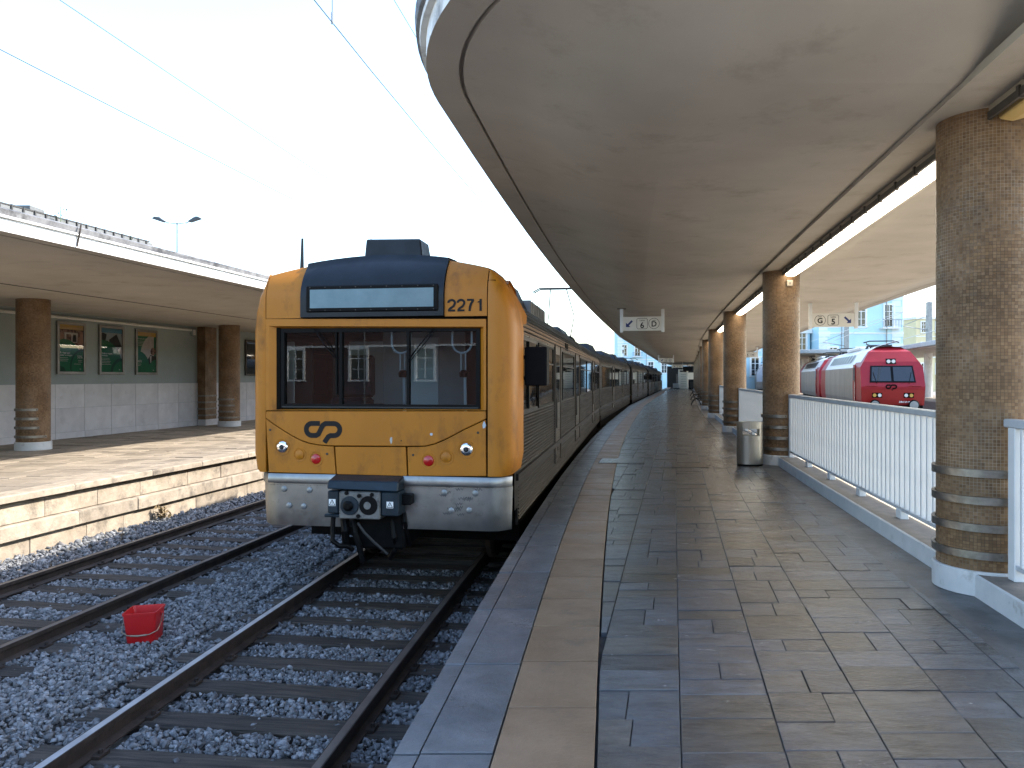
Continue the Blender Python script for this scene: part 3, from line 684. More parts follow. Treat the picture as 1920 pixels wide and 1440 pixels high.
MB().box((.0, 0, -.035), (.07, 7.5, .035)).build('housing', 'sign_white', wl, bevel=.01); MB().box((.07, .05, -.025), (.1, 7.45, .02)).build('tube_cover', 'lens_clear', wl, bevel=.01)
jb2 = thing('wall_box', 'small square junction box on the teal wall beside the pilaster', 'junction box', lwp(25.75, 0, 3.13), -math.atan(.205)); MB().box((0, -.1, -.12), (.08, .1, .12)).build('case', 'teal_paint', jb2, bevel=.01); MB().box((.08, -.07, -.09), (.09, .07, .09)).build('lid', 'sign_white', jb2, bevel=.01)

# posters: local frame x along the wall (to the viewer's right), -y out of the wall, z up
def make_poster(label, ya, yb, z0, z1, kind):
    W = math.hypot(yb-ya, .205*(yb-ya)); H = z1-z0
    t = thing('poster_frame', label, 'poster', lwp(ya, .012, z0), R(90)-math.atan(.205), 'framed posters on the teal wall')
    def bx(name, x0, x1, a, b_, d0, d1, mt): return MB().box((x0, -d1, a), (x1, -d0, b_)).build(name, mt, t, bevel=.004)
    f = .075
    bx('frame_bar', 0, W, 0, f, 0, .05, 'aluminium'); bx('frame_bar', 0, W, H-f, H, 0, .05, 'aluminium'); bx('frame_bar', 0, f, f, H-f, 0, .05, 'aluminium'); bx('frame_bar', W-f, W, f, H-f, 0, .05, 'aluminium')
    w, h = W-2*f, H-2*f
    sheet = MB().box((f, -.012, f), (W-f, 0, H-f)).build('printed_sheet', 'poster_green', t)
    lay = [0]
    def poly(pts, mt, name='print'):
        lay[0] += 1; d = .012+.0008*lay[0]; MB().add([(f+min(max(x, 0), 1)*w, -d, f+min(max(z, 0), 1)*h) for x, z in pts], [tuple(range(len(pts)))]).build(name, mt, sheet, recalc=False)
    def circ(cx, cz, r, mt, a0=0, a1=360): poly([(cx+r*math.cos(R(a)), cz+r*w/h*math.sin(R(a))) for a in np.linspace(a0, a1, 28)], mt)
    def lines(x, z, n, mt='poster_white', ln=.4):
        for i in range(n): poly([(x, z-i*.035), (x+ln*random.uniform(.6, 1), z-i*.035), (x+ln*.8, z-i*.035+.009), (x, z-i*.035+.009)], mt)
    def tx(s, x, z, size): lay[0] += 1; put_text(s, size, 'white_print', sheet, f+x*w, -.0125-.0008*lay[0], f+z*h, .001, align='LEFT', extrude=.0002)
    if kind == 1:
        poly([(0, .55), (1, .55), (1, .9), (0, .9)], 'poster_photo'); poly([(0, .35), (1, .35), (1, .56), (0, .56)], 'poster_white')
        poly([(.25, .62), (.75, .62), (.78, .84), (.22, .84)], 'poster_white'); poly([(.3, .65), (.5, .65), (.5, .8), (.3, .8)], 'poster_photo'); poly([(.55, .64), (.72, .64), (.7, .8), (.58, .8)], 'poster_dark')
        poly([(.8, .5), (1, .45), (1, .86), (.9, .88), (.82, .7)], 'poster_skin'); poly([(0, .6), (.14, .62), (.2, .8), (.08, .84), (0, .8)], 'poster_skin')
        circ(.22, .2, .72, 'poster_green'); circ(1.0, .12, .55, 'poster_deep'); circ(1.02, .1, .52, 'poster_green'); poly([(0, 0), (.28, 0), (.2, .09), (0, .13)], 'poster_deep')
        poly([(0, .9), (1, .9), (1, 1), (0, 1)], 'poster_yellow'); tx('É o lugar para', .04, .385, .062); tx('juntar os amigos.', .04, .335, .062); tx('50%', .74, .29, .11); lines(.04, .29, 3); lines(.77, .24, 2, ln=.2); lines(.6, .16, 1, ln=.35)
    elif kind == 2:
        poly([(0, .3), (1, .3), (1, .92), (0, .92)], 'poster_grey'); poly([(0, .55), (.14, .5), (.28, .86), (.1, .9), (0, .86)], 'poster_dark'); poly([(.36, .72), (.72, .86), (.98, .58), (.62, .44)], 'poster_white')
        poly([(.38, .74), (.74, .88), (.99, .6), (.66, .46), (.46, .56)], 'poster_dark'); poly([(.64, .44), (1, .56), (1, .42)], 'poster_white'); circ(.1, .1, .92, 'poster_green'); circ(.95, -.02, .5, 'poster_deep'); circ(1.0, -.04, .44, 'poster_green')
        poly([(0, .9), (1, .9), (1, 1), (0, 1)], 'poster_blue'); tx('Todas as viagens', .04, .41, .062); tx('reveladas.', .04, .36, .062); lines(.04, .31, 5, ln=.5)
    else:
        circ(.98, .4, .8, 'poster_white', 95, 265); circ(.86, .53, .14, 'poster_photo'); poly([(.5, .28), (.72, .44), (1, .4), (1, .2), (.8, .12)], 'poster_dark'); poly([(.68, .4), (.78, .42), (.74, .14)], 'poster_white')
        circ(.05, .1, .62, 'poster_green'); circ(1.05, -.02, .5, 'poster_green'); poly([(0, .9), (1, .9), (1, 1), (0, 1)], 'poster_yellow'); tx('É o lugar para viajar', .04, .82, .052); lines(.04, .77, 4, ln=.45); tx('65%', .04, .25, .1); lines(.04, .2, 2, ln=.2)
    logo(sheet, f+.86*w, f+.055*h, .05, 'white_print', -.014-.0008*lay[0])
    MB().add([(f, -.036, f), (W-f, -.036, f), (W-f, -.036, H-f), (f, -.036, H-f)], [(0, 1, 2, 3)]).build('pane', 'lamp_glass', t, recalc=False)
LOGO = [(4.5, -1.6), (2.5, -1.6)] + [(2.5-1.42*math.sin(R(a)), -3.02+1.42*math.cos(R(a))) for a in range(15, 180, 15)] + [(2.5, -4.44), (3.5, -4.44), (4.15, -4.1), (5.2, -2.0), (5.9, -1.6), (8.0, -1.6)] + [(8.0+1.42*math.sin(R(a)), -3.02+1.42*math.cos(R(a))) for a in range(15, 180, 15)] + [(8.0, -4.44), (7.1, -4.44), (6.55, -4.75), (5.6, -6.1)]
def logo(parent, x, z, width, mt, y, name='emblem'):
    k = width/9.6; pts = [(x+(a-5.24)*k, z+(b_+3.3)*k) for a, b_ in LOGO]
    return ribbon_mb(pts, 1.18*k, y-.0015, y).build(name, mt, parent, recalc=True)
make_poster('framed green poster with yellow band and hands holding a photo, beside the column', 20.02, 21.0, 1.70, 3.09, 1)
make_poster('framed green poster with blue band and a tilted dark card', 21.5, 22.48, 1.70, 3.09, 2)
make_poster('framed green poster with yellow band and a suited figure in a pale circle', 22.97, 23.95, 1.70, 3.07, 3)
db = thing('notice_case', 'dark framed notice case on the teal wall beyond the pilaster', 'notice board', lwp(28.9, .012, 1.7), R(90)-math.atan(.205)); MB().box((0, -.06, 0), (1.2, 0, 1.35)).build('case', 'lamp_dark', db, bevel=.01); MB().box((.06, -.064, .06), (1.14, -.058, 1.29)).build('pane', 'dark_glass', db)

# road parapet with slatted fence above the opposite canopy, rooftop cabinet, weeds, street lamp
def fx(y): return -26+.2*y
rw = thing('road_wall', 'high retaining wall carrying the slatted fence behind the opposite canopy', 'wall', (fx(25), 25, 0)); m = MB(); m.grid([[(fx(y)-.6, y, BED), (fx(y)-.6, y, 7.2), (fx(y)+.1, y, 7.2), (fx(y)+.1, y, BED)] for y in ys(8., 38.8, 2)]); m.build('wall_body', 'fascia', rw, world=True)
fe = thing('slatted_fence', 'grey slatted fence with dark posts on the wall above the opposite canopy', 'fence', (fx(25), 25, 7.2), 0)
MBt = MB(); MBt.add([(fx(14)+.02, 14, 8.44), (fx(38.7)+.02, 38.7, 8.44), (fx(38.7)-.06, 38.7, 8.44), (fx(14)-.06, 14, 8.44), (fx(14)+.02, 14, 8.5), (fx(38.7)+.02, 38.7, 8.5), (fx(38.7)-.06, 38.7, 8.5), (fx(14)-.06, 14, 8.5)], [(0,3,2,1),(4,5,6,7),(0,1,5,4),(1,2,6,5),(2,3,7,6),(3,0,4,7)]); MBt.build('top_bar', 'cable', fe, world=True)
pst = MB().box((-.04, -.035, 0), (.05, .035, 1.3)).mesh('post', 'cable'); sl_m = MB().box((-.02, .06, .08), (.01, .50, 1.22)).mesh('slat', 'fence_grey')
y = 26.
while y < 38.6:
    o = link('post', pst, fe); o.location = (fx(y)-fe.location.x, y-25, 0); o.rotation_euler = (0, 0, -math.atan(.2))
    o = link('slat', sl_m, fe); o.location = (fx(y)-fe.location.x, y-25, 0); o.rotation_euler = (0, 0, -math.atan(.2)); y += .565
cb = thing('rooftop_cabinet', 'grey ventilation cabinet behind the slatted fence', 'cabinet', (fx(33)-2., 33.1, 7.2)); MB().box((-.9, -.5, 0), (.2, .5, 1.8)).build('case', 'lamp_grey', cb, bevel=.02); MB().box((.2, -.5, .05), (.95, .5, 1.75)).build('louvred_box', 'fence_grey', cb, bevel=.02)
for z in np.arange(.2, 1.35, .12): MB().box((.25, -.515, z), (.9, -.5, z+.05)).build('louvre', 'lamp_grey', cb)
def weed(label, x, y, z, h, n, mt='leaf', sp=.07):
    t = thing('weed', label, 'plant', (x, y, z)); MB().tube([(0, 0, 0), (.02, 0, h*.5), (0, .02, h)], .012, 5).build('stem', mt, t); m = MB()
    for _ in range(n):
        c = Vector((random.gauss(0, h*sp), random.gauss(0, h*sp), random.uniform(.1, 1)*h)); s = random.uniform(.04, .09); M_ = Matrix.Rotation(random.uniform(0, 6.3), 3, 'Z') @ Matrix.Rotation(random.uniform(-1, 1), 3, 'X')
        m.add([c+M_ @ Vector(v) for v in ((-s*.4, 0, 0), (0, s*.5, .01), (s*.4, 0, 0), (0, -s, 0))], [(0, 1, 2, 3)])
    m.build('leaves', mt, t, recalc=False)
weed('weed sprouting on the slatted fence by the rooftop cabinet', fx(32.6)+.3, 32.6, 7.2, 1.7, 160); weed('weed sprouting on the slatted fence near its end', fx(36.9)+.3, 36.9, 7.2, 1.5, 60)
weed('dry brown weed at the foot of the sunlit platform wall', lpe_x(13.6)+.06, 13.6, BED+.16, .22, 50, 'dry_weed', .25)
lampY = 62.; lx = (332-960)/FOC*lampY
sl_ = thing('street_lamp', 'tall double-arm street lamp rising beyond the opposite canopy', 'street lamp', (lx, lampY, BED))
MB().tube([(0, 0, 0), (0, 0, 7), (0, 0, 15.2)], .09, 8, radii=[.12, .09, .05]).build('mast', 'lamp_grey', sl_)
for s in (-1, 1):
    a_ = MB().tube([(0, 0, 15.1), (s*.8, 0, 15.2), (s*1.3, 0, 15.4)], .035, 6).build('arm', 'lamp_grey', sl_)
    MB().prism([(s*.9, 15.3), (s*1.1, 15.22), (s*2.0, 15.52), (s*1.75, 15.68), (s*1.4, 15.62)], -.2, .2).build('lamp_head', 'lamp_grey', sl_, bevel=.03)
    MB().tube([(s*.7, 0, 15.1), (s*1.7, 0, 15.85)], .02, 5).build('stay', 'lamp_grey', sl_)

# ------------------------------------------------------------------ overhead wires
def wire(name, label, f, z, ya, yb, r, mt='cable', sag=0., group='overhead wires'):
    pts = []
    for y in np.linspace(ya, yb, 16):
        k = (y-ya)/(yb-ya); pts.append((f(y), y, z-sag*4*k*(1-k)))
    o = MB().tube(pts, r, 5).build(name, mt); tag(o, label, 'wire', group); return o
wire('contact_wire', 'overhead contact wire above the empty track', trk2_x, 5.05, 3, 44, .0052)
wire('messenger_wire', 'upper catenary wire above the empty track', trk2_x, 6.1, 3, 44, .0045, sag=.25)
wire('contact_wire', 'overhead contact wire above the yellow-fronted train', lambda y: trk1_x(y)+.05, 5.0, 3, 44, .0052)
wire('messenger_wire', 'upper catenary wire above the yellow-fronted train', lambda y: trk1_x(y)+.05, 6.3, 3, 44, .0042, sag=.2)
yd = 7.35; dp = thing('dropper', 'dropper with small clamp joining the catenary wires over the yellow-fronted train', 'wire', (trk1_x(yd)+.05, yd, 5.0), 0, None)
MB().tube([(0, 0, 0), (.0, 0, 1.2)], .004, 5).build('dropper_wire', 'cable', dp); MB().tube([(0, 0, -.01), (0, 0, .10)], .012, 6).build('clamp', 'galvanised', dp)

# ------------------------------------------------------------------ the train
TH = R(9.0); TX, TY = -1.47, 8.5
def fp(px, py, v=0.):                                # photo pixel -> (u, w) on the plane v of the front car's local frame
    dx, dz = (px-960)/FOC, -(py-HOR)/FOC; s, c = math.sin(TH), math.cos(TH)
    t = (v+TX*s+TY*c)/(dx*s+c); p = (dx*t-TX, t-TY); return (p[0]*c-p[1]*s, EYE+dz*t-RAIL)
def fps(pts, v=0.): return [fp(x, y, v) for x, y in pts]
def c1(x, y): return (440+x/3.2, 420+y/3.2)          # a measured enlargement of the front
def c2(x, y): return (440+x/3.2, 760+y/3.2)
dc = thing('driving_carriage', 'stainless electric train driving car with yellow front numbered 2271', 'train carriage', (TX, TY, RAIL), -TH)
HW = 1.45
def body_prof(k=1.): return [(HW, .95), (HW, 2.06), (HW, 2.92), (HW, 3.02), (HW-.03, 3.16), (HW-.10, 3.30), (HW-.24, 3.44), (HW-.5, 3.56), (HW-.9, 3.65), (0, 3.70)]
def car_shell(t, v0, v1, detail=True, cab=False):
    pr = body_prof(); full = pr + [(-a, b_) for a, b_ in reversed(pr[:-1])]
    m = MB(); n = len(full); vs_ = (v0, .62, 2.55, v1) if cab else (v0, v1); m.grid([[(a, v, b_) for a, b_ in full] for v in vs_])
    if cab: m.f = [f for f in m.f if not (all(2.0 < m.v[i][2] < 2.95 for i in f) and all(.6 < m.v[i][1] < 2.6 for i in f))]
    else: m.add([(a, v0, b_) for a, b_ in full], [tuple(range(n))])
    m.add([(a, v1, b_) for a, b_ in full], [tuple(range(n))])
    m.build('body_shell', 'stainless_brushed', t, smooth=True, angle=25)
    for s in (1, -1):
        m = MB()
        for k in range(11):                          # ribs of the roof shoulder
            a = k/10; i = 3+a*4.2; i0 = int(i); f = i-i0; p = (pr[i0][0]*(1-f)+pr[i0+1][0]*f, pr[i0][1]*(1-f)+pr[i0+1][1]*f)
            m.tube([(s*(p[0]+.004), v0+.02, p[1]+.004), (s*(p[0]+.004), v1-.02, p[1]+.004)], .013, 5, caps=False)
        m.build('roof_ribs', 'stainless_brushed', t, smooth=True)
        m = MB()
        if detail:
            for w in np.arange(1.40, 2.02, .042): m.prism([(s*HW, w-.013), (s*(HW+.014), w), (s*HW, w+.013)], v0+.2, v1-.1)
            for w in np.arange(.80, 1.22, .042): m.prism([(s*(HW-.005), w-.013), (s*(HW+.010), w), (s*(HW-.005), w+.013)], v0+.3, v1-.1)
        m.prism([(s*HW, 1.27), (s*(HW+.03), 1.275), (s*(HW+.03), 1.345), (s*HW, 1.36)], v0+.12, v1-.02)
        m.build('fluting', 'stainless_brushed', t)
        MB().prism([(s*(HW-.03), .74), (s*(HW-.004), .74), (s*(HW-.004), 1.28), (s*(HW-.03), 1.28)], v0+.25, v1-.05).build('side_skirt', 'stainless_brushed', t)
    MB().box((-HW+.08, v0+.9, .42), (HW-.08, v1-.3, .95)).build('underframe', 'dark_under', t)
def side_window(t, v0, v1, w0, w1, s=1, mt='dark_glass', vents=True):
    f = MB()
    for (a, b_, c, d) in ((v0, v1, w0-.03, w0), (v0, v1, w1, w1+.03), (v0-.03, v0, w0-.03, w1+.03), (v1, v1+.03, w0-.03, w1+.03)): f.box((min(s*HW, s*(HW+.018)), a, c), (max(s*HW, s*(HW+.018)), b_, d))
    fr = f.build('window_frame', 'black_rubber', t)
    MB().box((min(s*(HW-.01), s*(HW+.006)), v0, w0), (max(s*(HW-.01), s*(HW+.006)), v1, w1)).build('pane', mt, fr)
    if vents: MB().box((min(s*HW, s*(HW+.014)), v0, w1-.26), (max(s*HW, s*(HW+.014)), v1, w1-.235)).build('glazing_bar', 'stainless_brushed', fr)
def door(t, v0, v1, s=1):
    d = MB().box((min(s*(HW-.02), s*(HW+.012)), v0, 1.02), (max(s*(HW-.02), s*(HW+.012)), v1, 2.98)).build('door', 'door_steel', t, bevel=.01)
    MB().box((min(s*HW, s*(HW+.016)), v0+.12, 2.02), (max(s*HW, s*(HW+.016)), v1-.12, 2.86)).build('door_pane', 'dark_glass', d)
    for vv in (v0-.06, v1+.02): MB().box((min(s*HW, s*(HW+.03)), vv, 1.0), (max(s*HW, s*(HW+.03)), vv+.04, 3.02)).build('door_post', 'door_steel', d)
    MB().tube([(s*(HW+.035), v0+.06, 1.6), (s*(HW+.035), v0+.06, 2.1)], .014, 6).build('handrail', 'cable', d)
def bogie(t, vc):
    b_ = MB().box((-1.12, vc-1.5, .35), (1.12, vc+1.5, .62)).box((-1.15, vc-.4, .3), (1.15, vc+.4, .8)).build('bogie', 'dark_under', t)
    for vv in (vc-1.25, vc+1.25):
        for s in (-1, 1): MB().lathe([(.46, -.04), (.49, -.04), (.49, .03), (.46, .065), (.46, .065)], 28, (s*.86, vv, .46), 'x').build('wheel', 'rail_side', b_, smooth=True)
CARL = 22.4
car_shell(dc, .42, CARL, True, True)
for s in (1, -1):
    if s == 1:
        MB().add([(HW-.005, .62, 2.06), (HW-.005, 2.55, 2.06), (HW-.005, 2.55, 2.92), (HW-.005, .62, 2.92)], [(0, 1, 2, 3)]).build('cab_side_pane', 'cab_glass', dc, recalc=False); MB().add([(-HW+.005, .62, 2.06), (-HW+.005, .62, 2.92), (-HW+.005, 2.55, 2.92), (-HW+.005, 2.55, 2.06)], [(0, 1, 2, 3)]).build('cab_side_pane', 'cab_glass', dc, recalc=False); MB().box((HW-.01, 1.55, 2.06), (HW+.015, 1.60, 2.92)).build('cab_window_post', 'black_rubber', dc); side_window(dc, 2.62, 4.55, 2.06, 2.92)
        door(dc, 4.85, 5.75); side_window(dc, 6.3, 9.0, 2.06, 2.92); MB().box((HW, 6.9, 3.0), (HW+.012, 7.5, 3.14)).build('destination_plate', 'dark_under', dc)
        door(dc, 9.5, 10.7); side_window(dc, 11.2, 13.6, 2.06, 2.92); side_window(dc, 13.9, 16.4, 2.06, 2.92); door(dc, 16.9, 18.1); side_window(dc, 18.6, 21.6, 2.06, 2.92)
    MB().box((min(s*HW, s*(HW+.008)), .5, 2.975), (max(s*HW, s*(HW+.008)), CARL-.1, 3.0)).build('drip_rail', 'door_steel', dc)
bogie(dc, 3.6); bogie(dc, 18.4)
MB().prism([(HW+.002, 2.985), (HW+.008, 2.985), (HW+.008, 3.03), (HW-.022, 3.168), (HW-.03, 3.165)], .6, CARL-.1).build('letterboard', 'letterboard', dc)
# GRP mask: backing
MB().box((-1.30, .045, 1.38), (1.30, .12, 2.06)).box((-1.30, .045, 3.03), (1.30, .12, 3.52)).box((-1.30, .045, 2.061), (-1.19, .12, 3.029)).box((1.19, .045, 2.061), (1.30, .12, 3.029)).build('mask_backing', 'seam', dc)
def wtop(u): return 3.835-.118*u*u
def vtop(w): return 0 if w < 3.34 else 1.35*(w-3.34)**2
def forehead(name, ua, ub, wa, mt, lift=0., n=12):
    us = np.linspace(ua, ub, n); ws = [0, .25, .36, .46, .56, .66, .75, .83, .9, .96, 1]
    rows = [[(u, vtop(wa+(wtop(u)-wa)*k)-lift, wa+(wtop(u)-wa)*k+ (lift if k == 1 else 0)) for k in ws] + [(u, .55, wtop(u)+.02+lift), (u, .95, wtop(u)+.02+lift)] for u in us]
    m = MB(); m.grid(rows)
    for r in (rows[0], rows[-1]): m.add([p for p in r] + [(p[0], p[1]+.05+lift, p[2]) for p in reversed(r)], [tuple(range(2*len(r)))])
    m.grid([[r[0], (r[0][0], r[0][1]+.05+lift, r[0][2])] for r in rows])
    return m.build(name, mt, dc, smooth=True, angle=30)
uL, uR = fp(*c1(400, 540))[0], fp(*c1(1256, 540))[0]; sL = fp(*c1(188, 600))[0]; sR = fp(*c1(1515, 600))[0]; wS = fp(*c1(800, 562))[1]
forehead('forehead_panel', sL+.004, uL-.006, wS+.004, 'yellow'); fr_ = forehead('forehead_panel', uR+.006, sR-.004, wS+.004, 'yellow')
forehead('destination_hood', uL, uR, wS+.012, 'black_hood', .03)
# destination display
a, b_ = fp(*c1(430, 372), -.03), fp(*c1(1222, 520), -.03); x0, x1, z1, z0 = a[0], b_[0], a[1], b_[1]
dd = MB().box((x0, -.048, z0), (x1, -.02, z1)).build('display_frame', 'black_rubber', dc, bevel=.012)
MB().box((x0+.05, -.0505, z0+.045), (x1-.05, -.046, z1-.045)).build('display_pane', 'display_sky_tint', dd)
for k in range(9):
    for zz in (z0+.02, z1-.02): MB().lathe([(.007, -.0505), (.007, -.047)], 6, (x0+.05+(x1-x0-.1)*k/8, 0, zz), 'y').build('screw', 'bolt', dd)
G2 = [(-.27, .70)]+[(.30*math.cos(R(a))*.93, .70+.30*math.sin(R(a))*.80) for a in range(165, -31, -15)]+[(.16, .42), (-.12, .24), (-.245, .075)]
def digits(txt, x, z, h, mt, parent, y, step):
    for k, ch in enumerate(txt):
        o0 = x+k*step*h; T = lambda pts: [(o0+a*h, z+b_*h) for a, b_ in pts]
        if ch == '2': m_ = ribbon_mb(T(G2), .19*h, y-.0015, y); m_.add(*(lambda q: (q.v, q.f))(ribbon_mb(T([(-.31, .065), (.30, .065)]), .165*h, y-.0017, y)))
        elif ch == '7': m_ = ribbon_mb(T([(-.29, .935), (.29, .935)]), .165*h, y-.0017, y); m_.add(*(lambda q: (q.v, q.f))(ribbon_mb(T([(.235, .90), (.06, .62), (-.04, .35), (-.075, .0)]), .19*h, y-.0015, y)))
        else: m_ = ribbon_mb(T([(.06, 0), (.06, 1.0)]), .19*h, y-.0015, y); m_.add(*(lambda q: (q.v, q.f))(ribbon_mb(T([(-.19, .73), (.03, .79)]), .11*h, y-.0017, y)))
        m_.build('fleet_numeral', mt, parent)
a, b_ = fp(*c1(1302, 524)), fp(*c1(1302, 452)); digits('2271', a[0], a[1], b_[1]-a[1], 'sign_black', fr_, -.003, .80)
# corner pillars
for s in (-1, 1):
    u0 = abs(sR if s > 0 else sL)+.006
    lev = [(1.385, 1.455), (1.42, 1.495), (1.6, 1.525), (3.0, 1.525), (3.2, 1.50), (3.36, 1.455), (3.48, 1.395), (3.57, 1.34), (3.64, u0+.03)]
    rows = []
    for w, uo in lev:
        k = (uo-u0)/.28; vt = vtop(w); d = max(uo-u0, .01)
        sec = [(u0, .06+vt), (u0, .004+vt), (u0+.006, vt), (u0+d*.45, vt+.004), (u0+d*.68, vt+.022), (u0+d*.86, vt+.065), (u0+d*.96, vt+.13), (uo, vt+.24), (uo, .62), (uo-.06, .64)]
        rows.append([(s*uu, v, w) for uu, v in sec])
    m = MB(); m.grid(rows); m.add(rows[0], [tuple(range(len(rows[0])))]); m.add(rows[-1], [tuple(range(len(rows[-1])))]); m.build('corner_pillar', 'yellow', dc, smooth=True, angle=50)
    sh = [(.30, 3.02), (.30, 3.50), (.42, 3.56), (.80, 3.50), (.98, 3.40), (1.02, 3.20), (.96, 3.10), (.7, 3.08), (.62, 2.98)]
    m = MB(); rr = [[(s*(1.40 if v_ > 3.25 else 1.46), a_, v_) for a_, v_ in sh], [(s*(1.51-.5*max(0, v_-3.2)), a_, v_) for a_, v_ in sh]]; m.grid([r+[r[0]] for r in rr]); m.add(rr[1], [tuple(range(len(sh)))]); m.build('roof_cheek', 'yellow', dc, bevel=.02, seg=2, smooth=True)
# mask roof
rows = []
for v in (.30, .62, .96, 1.0):
    rows.append([(u, v, (wtop(u)+.005 if v < .99 else wtop(u)-.15)) for u in np.linspace(-1.24, 1.24, 17)])
MB().grid(rows).build('mask_roof', 'yellow', dc, smooth=True)
# flat mask panels, with seams left between them
def panel(name, pix, conv, mt='yellow', d=.04, lift=0., bev=.006):
    pts = [fp(*conv(*p)) for p in pix]; cx = sum(p[0] for p in pts)/len(pts); cz = sum(p[1] for p in pts)/len(pts)
    return MB().prism(pts, -lift, d).build(name, mt, dc, bevel=bev)
# window surround (four mitred bevel faces around the glass)
o_ = [fp(*c1(186, 570)), fp(*c1(1508, 570)), fp(*c1(1508, 1118)), fp(*c1(186, 1118))]; wi = [fp(*c1(262, 626)), fp(*c1(1466, 626)), fp(*c1(1466, 1112)), fp(*c1(262, 1112))]
mid = [fp(*c1(206, 612)), fp(*c1(1494, 616)), fp(*c1(1494, 1116)), fp(*c1(206, 1116))]
m = MB(); R0 = [(a, .0, b_) for a, b_ in o_]; R1 = [(a, .0, b_) for a, b_ in mid]; R2 = [(a, .075, b_) for a, b_ in wi]; Rm = [(a, .05, b_) for a, b_ in o_]
for A, B in ((Rm, R0), (R0, R1), (R1, R2)):
    for i in range(4): m.add([A[i], A[(i+1) % 4], B[(i+1) % 4], B[i]], [(0, 1, 2, 3)])
m.build('windscreen_surround', 'yellow', dc, bevel=.006)
# windscreen: black frame, three panes
a, b_ = wi[0], wi[2]
fm = MB(); Fx0, Fx1, Fz0, Fz1 = a[0], b_[0], b_[1], a[1]; f = .045
xa, xb = fp(*c1(632, 800))[0], fp(*c1(1030, 800))[0]
for bx in ((Fx0, Fx1, Fz0, Fz0+f), (Fx0, Fx1, Fz1-f, Fz1), (Fx0, Fx0+f, Fz0+f, Fz1-f), (Fx1-f, Fx1, Fz0+f, Fz1-f), (xa-.03, xa, Fz0+f, Fz1-f), (xb-.014, xb+.014, Fz0+f, Fz1-f)): fm.box((bx[0], .055, bx[2]), (bx[1], .13, bx[3]))
ws = fm.build('windscreen_frame', 'black_rubber', dc)
for (p, q) in ((Fx0+f, xa-.03), (xa, xb-.014), (xb+.014, Fx1-f)): MB().add([(p, .09, Fz0+f), (q, .09, Fz0+f), (q, .09, Fz1-f), (p, .09, Fz1-f)], [(0, 1, 2, 3)]).build('windscreen_pane', 'cab_glass', ws, recalc=False)
MB().box((Fx0+.02, .048, Fz0+.005), (Fx1-.02, .058, Fz0+.02)).build('sill_trim', 'cable', ws)
# wipers
for (q0, q1, q2) in ((c1(470, 626), c1(600, 810), c1(600, 650)), (c1(1190, 626), c1(1035, 820), c1(1066, 640))):
    A, B = fp(*q0, .03), fp(*q1, .03); wp = MB().tube([(A[0], .05, A[1]), ((A[0]+B[0])/2, .025, (A[1]+B[1])/2), (B[0], .055, B[1])], .008, 6).tube([(A[0]+.04, .05, A[1]), (B[0]+.03, .055, B[1])], .005, 5).build('wiper_arm', 'black_rubber', dc)
    MB().tube([(B[0]+.0, .07, B[1]+.45), (B[0]+.005, .07, B[1]-.40)], .011, 6).build('wiper_blade', 'black_rubber', wp)
# cab interior seen through the glass
cab = MB().box((-1.30, 1.85, 1.6), (1.30, 1.9, 3.4)).build('cab_back_wall', 'cab_dark', dc)
MB().box((xa-.02, 1.55, 1.9), (.62, 1.6, 3.05)).build('cab_partition', 'cab_grey', dc); MB().box((-.12, 1.535, 2.0), (.28, 1.549, 2.98)).build('cab_door', 'cab_white', cab, bevel=.006)
MB().box((-1.05, 1.82, 2.1), (-.55, 1.85, 2.95)).build('cab_back_window', 'cab_white', cab, bevel=.01)
MB().box((-1.3, .2, 1.7), (1.3, .75, 2.10)).build('dashboard', 'cab_dark', dc, bevel=.03); MB().box((-1.3, .1, 3.1), (1.3, 1.9, 3.14)).build('cab_ceiling', 'cab_dark', dc)
for ux in (.20, .90):                                # hanging sun-blind loops and conduits
    bl = MB().tube([(ux-.11, .17, 3.06), (ux-.11, .17, 2.86)]+[(ux-.11*math.cos(R(t)), .17, 2.84-.11*math.sin(R(t))) for t in range(0, 181, 20)]+[(ux+.11, .17, 2.86), (ux+.11, .17, 3.06)], .012, 6).build('blind_loop', 'cab_white', dc)
    MB().tube([(ux+.03, .18, 2.48), (ux+.04, .18, 2.02)], .018, 6).build('conduit', 'cab_white', bl); MB().lathe([(.05, 0), (.055, .05), (.03, .08)], 12, (ux+.02, .18, 2.46)).build('fan_knob', 'black_rubber', bl)
    MB().tube([(ux-.012, .17, 2.73), (ux-.012, .17, 2.52)], .008, 5).tube([(ux+.04, .17, 2.73), (ux+.04, .17, 2.52)], .008, 5).build('bracket', 'cab_white', bl)
MB().box((.95, 1.2, 2.05), (1.28, 1.6, 2.9)).build('equipment_cupboard', 'cab_dark', dc)
st = MB().box((-1.0, 1.0, 1.7), (-.55, 1.45, 2.2)).box((-1.0, 1.4, 2.2), (-.55, 1.5, 2.75)).build('driver_seat', 'cab_dark', dc, bevel=.04)
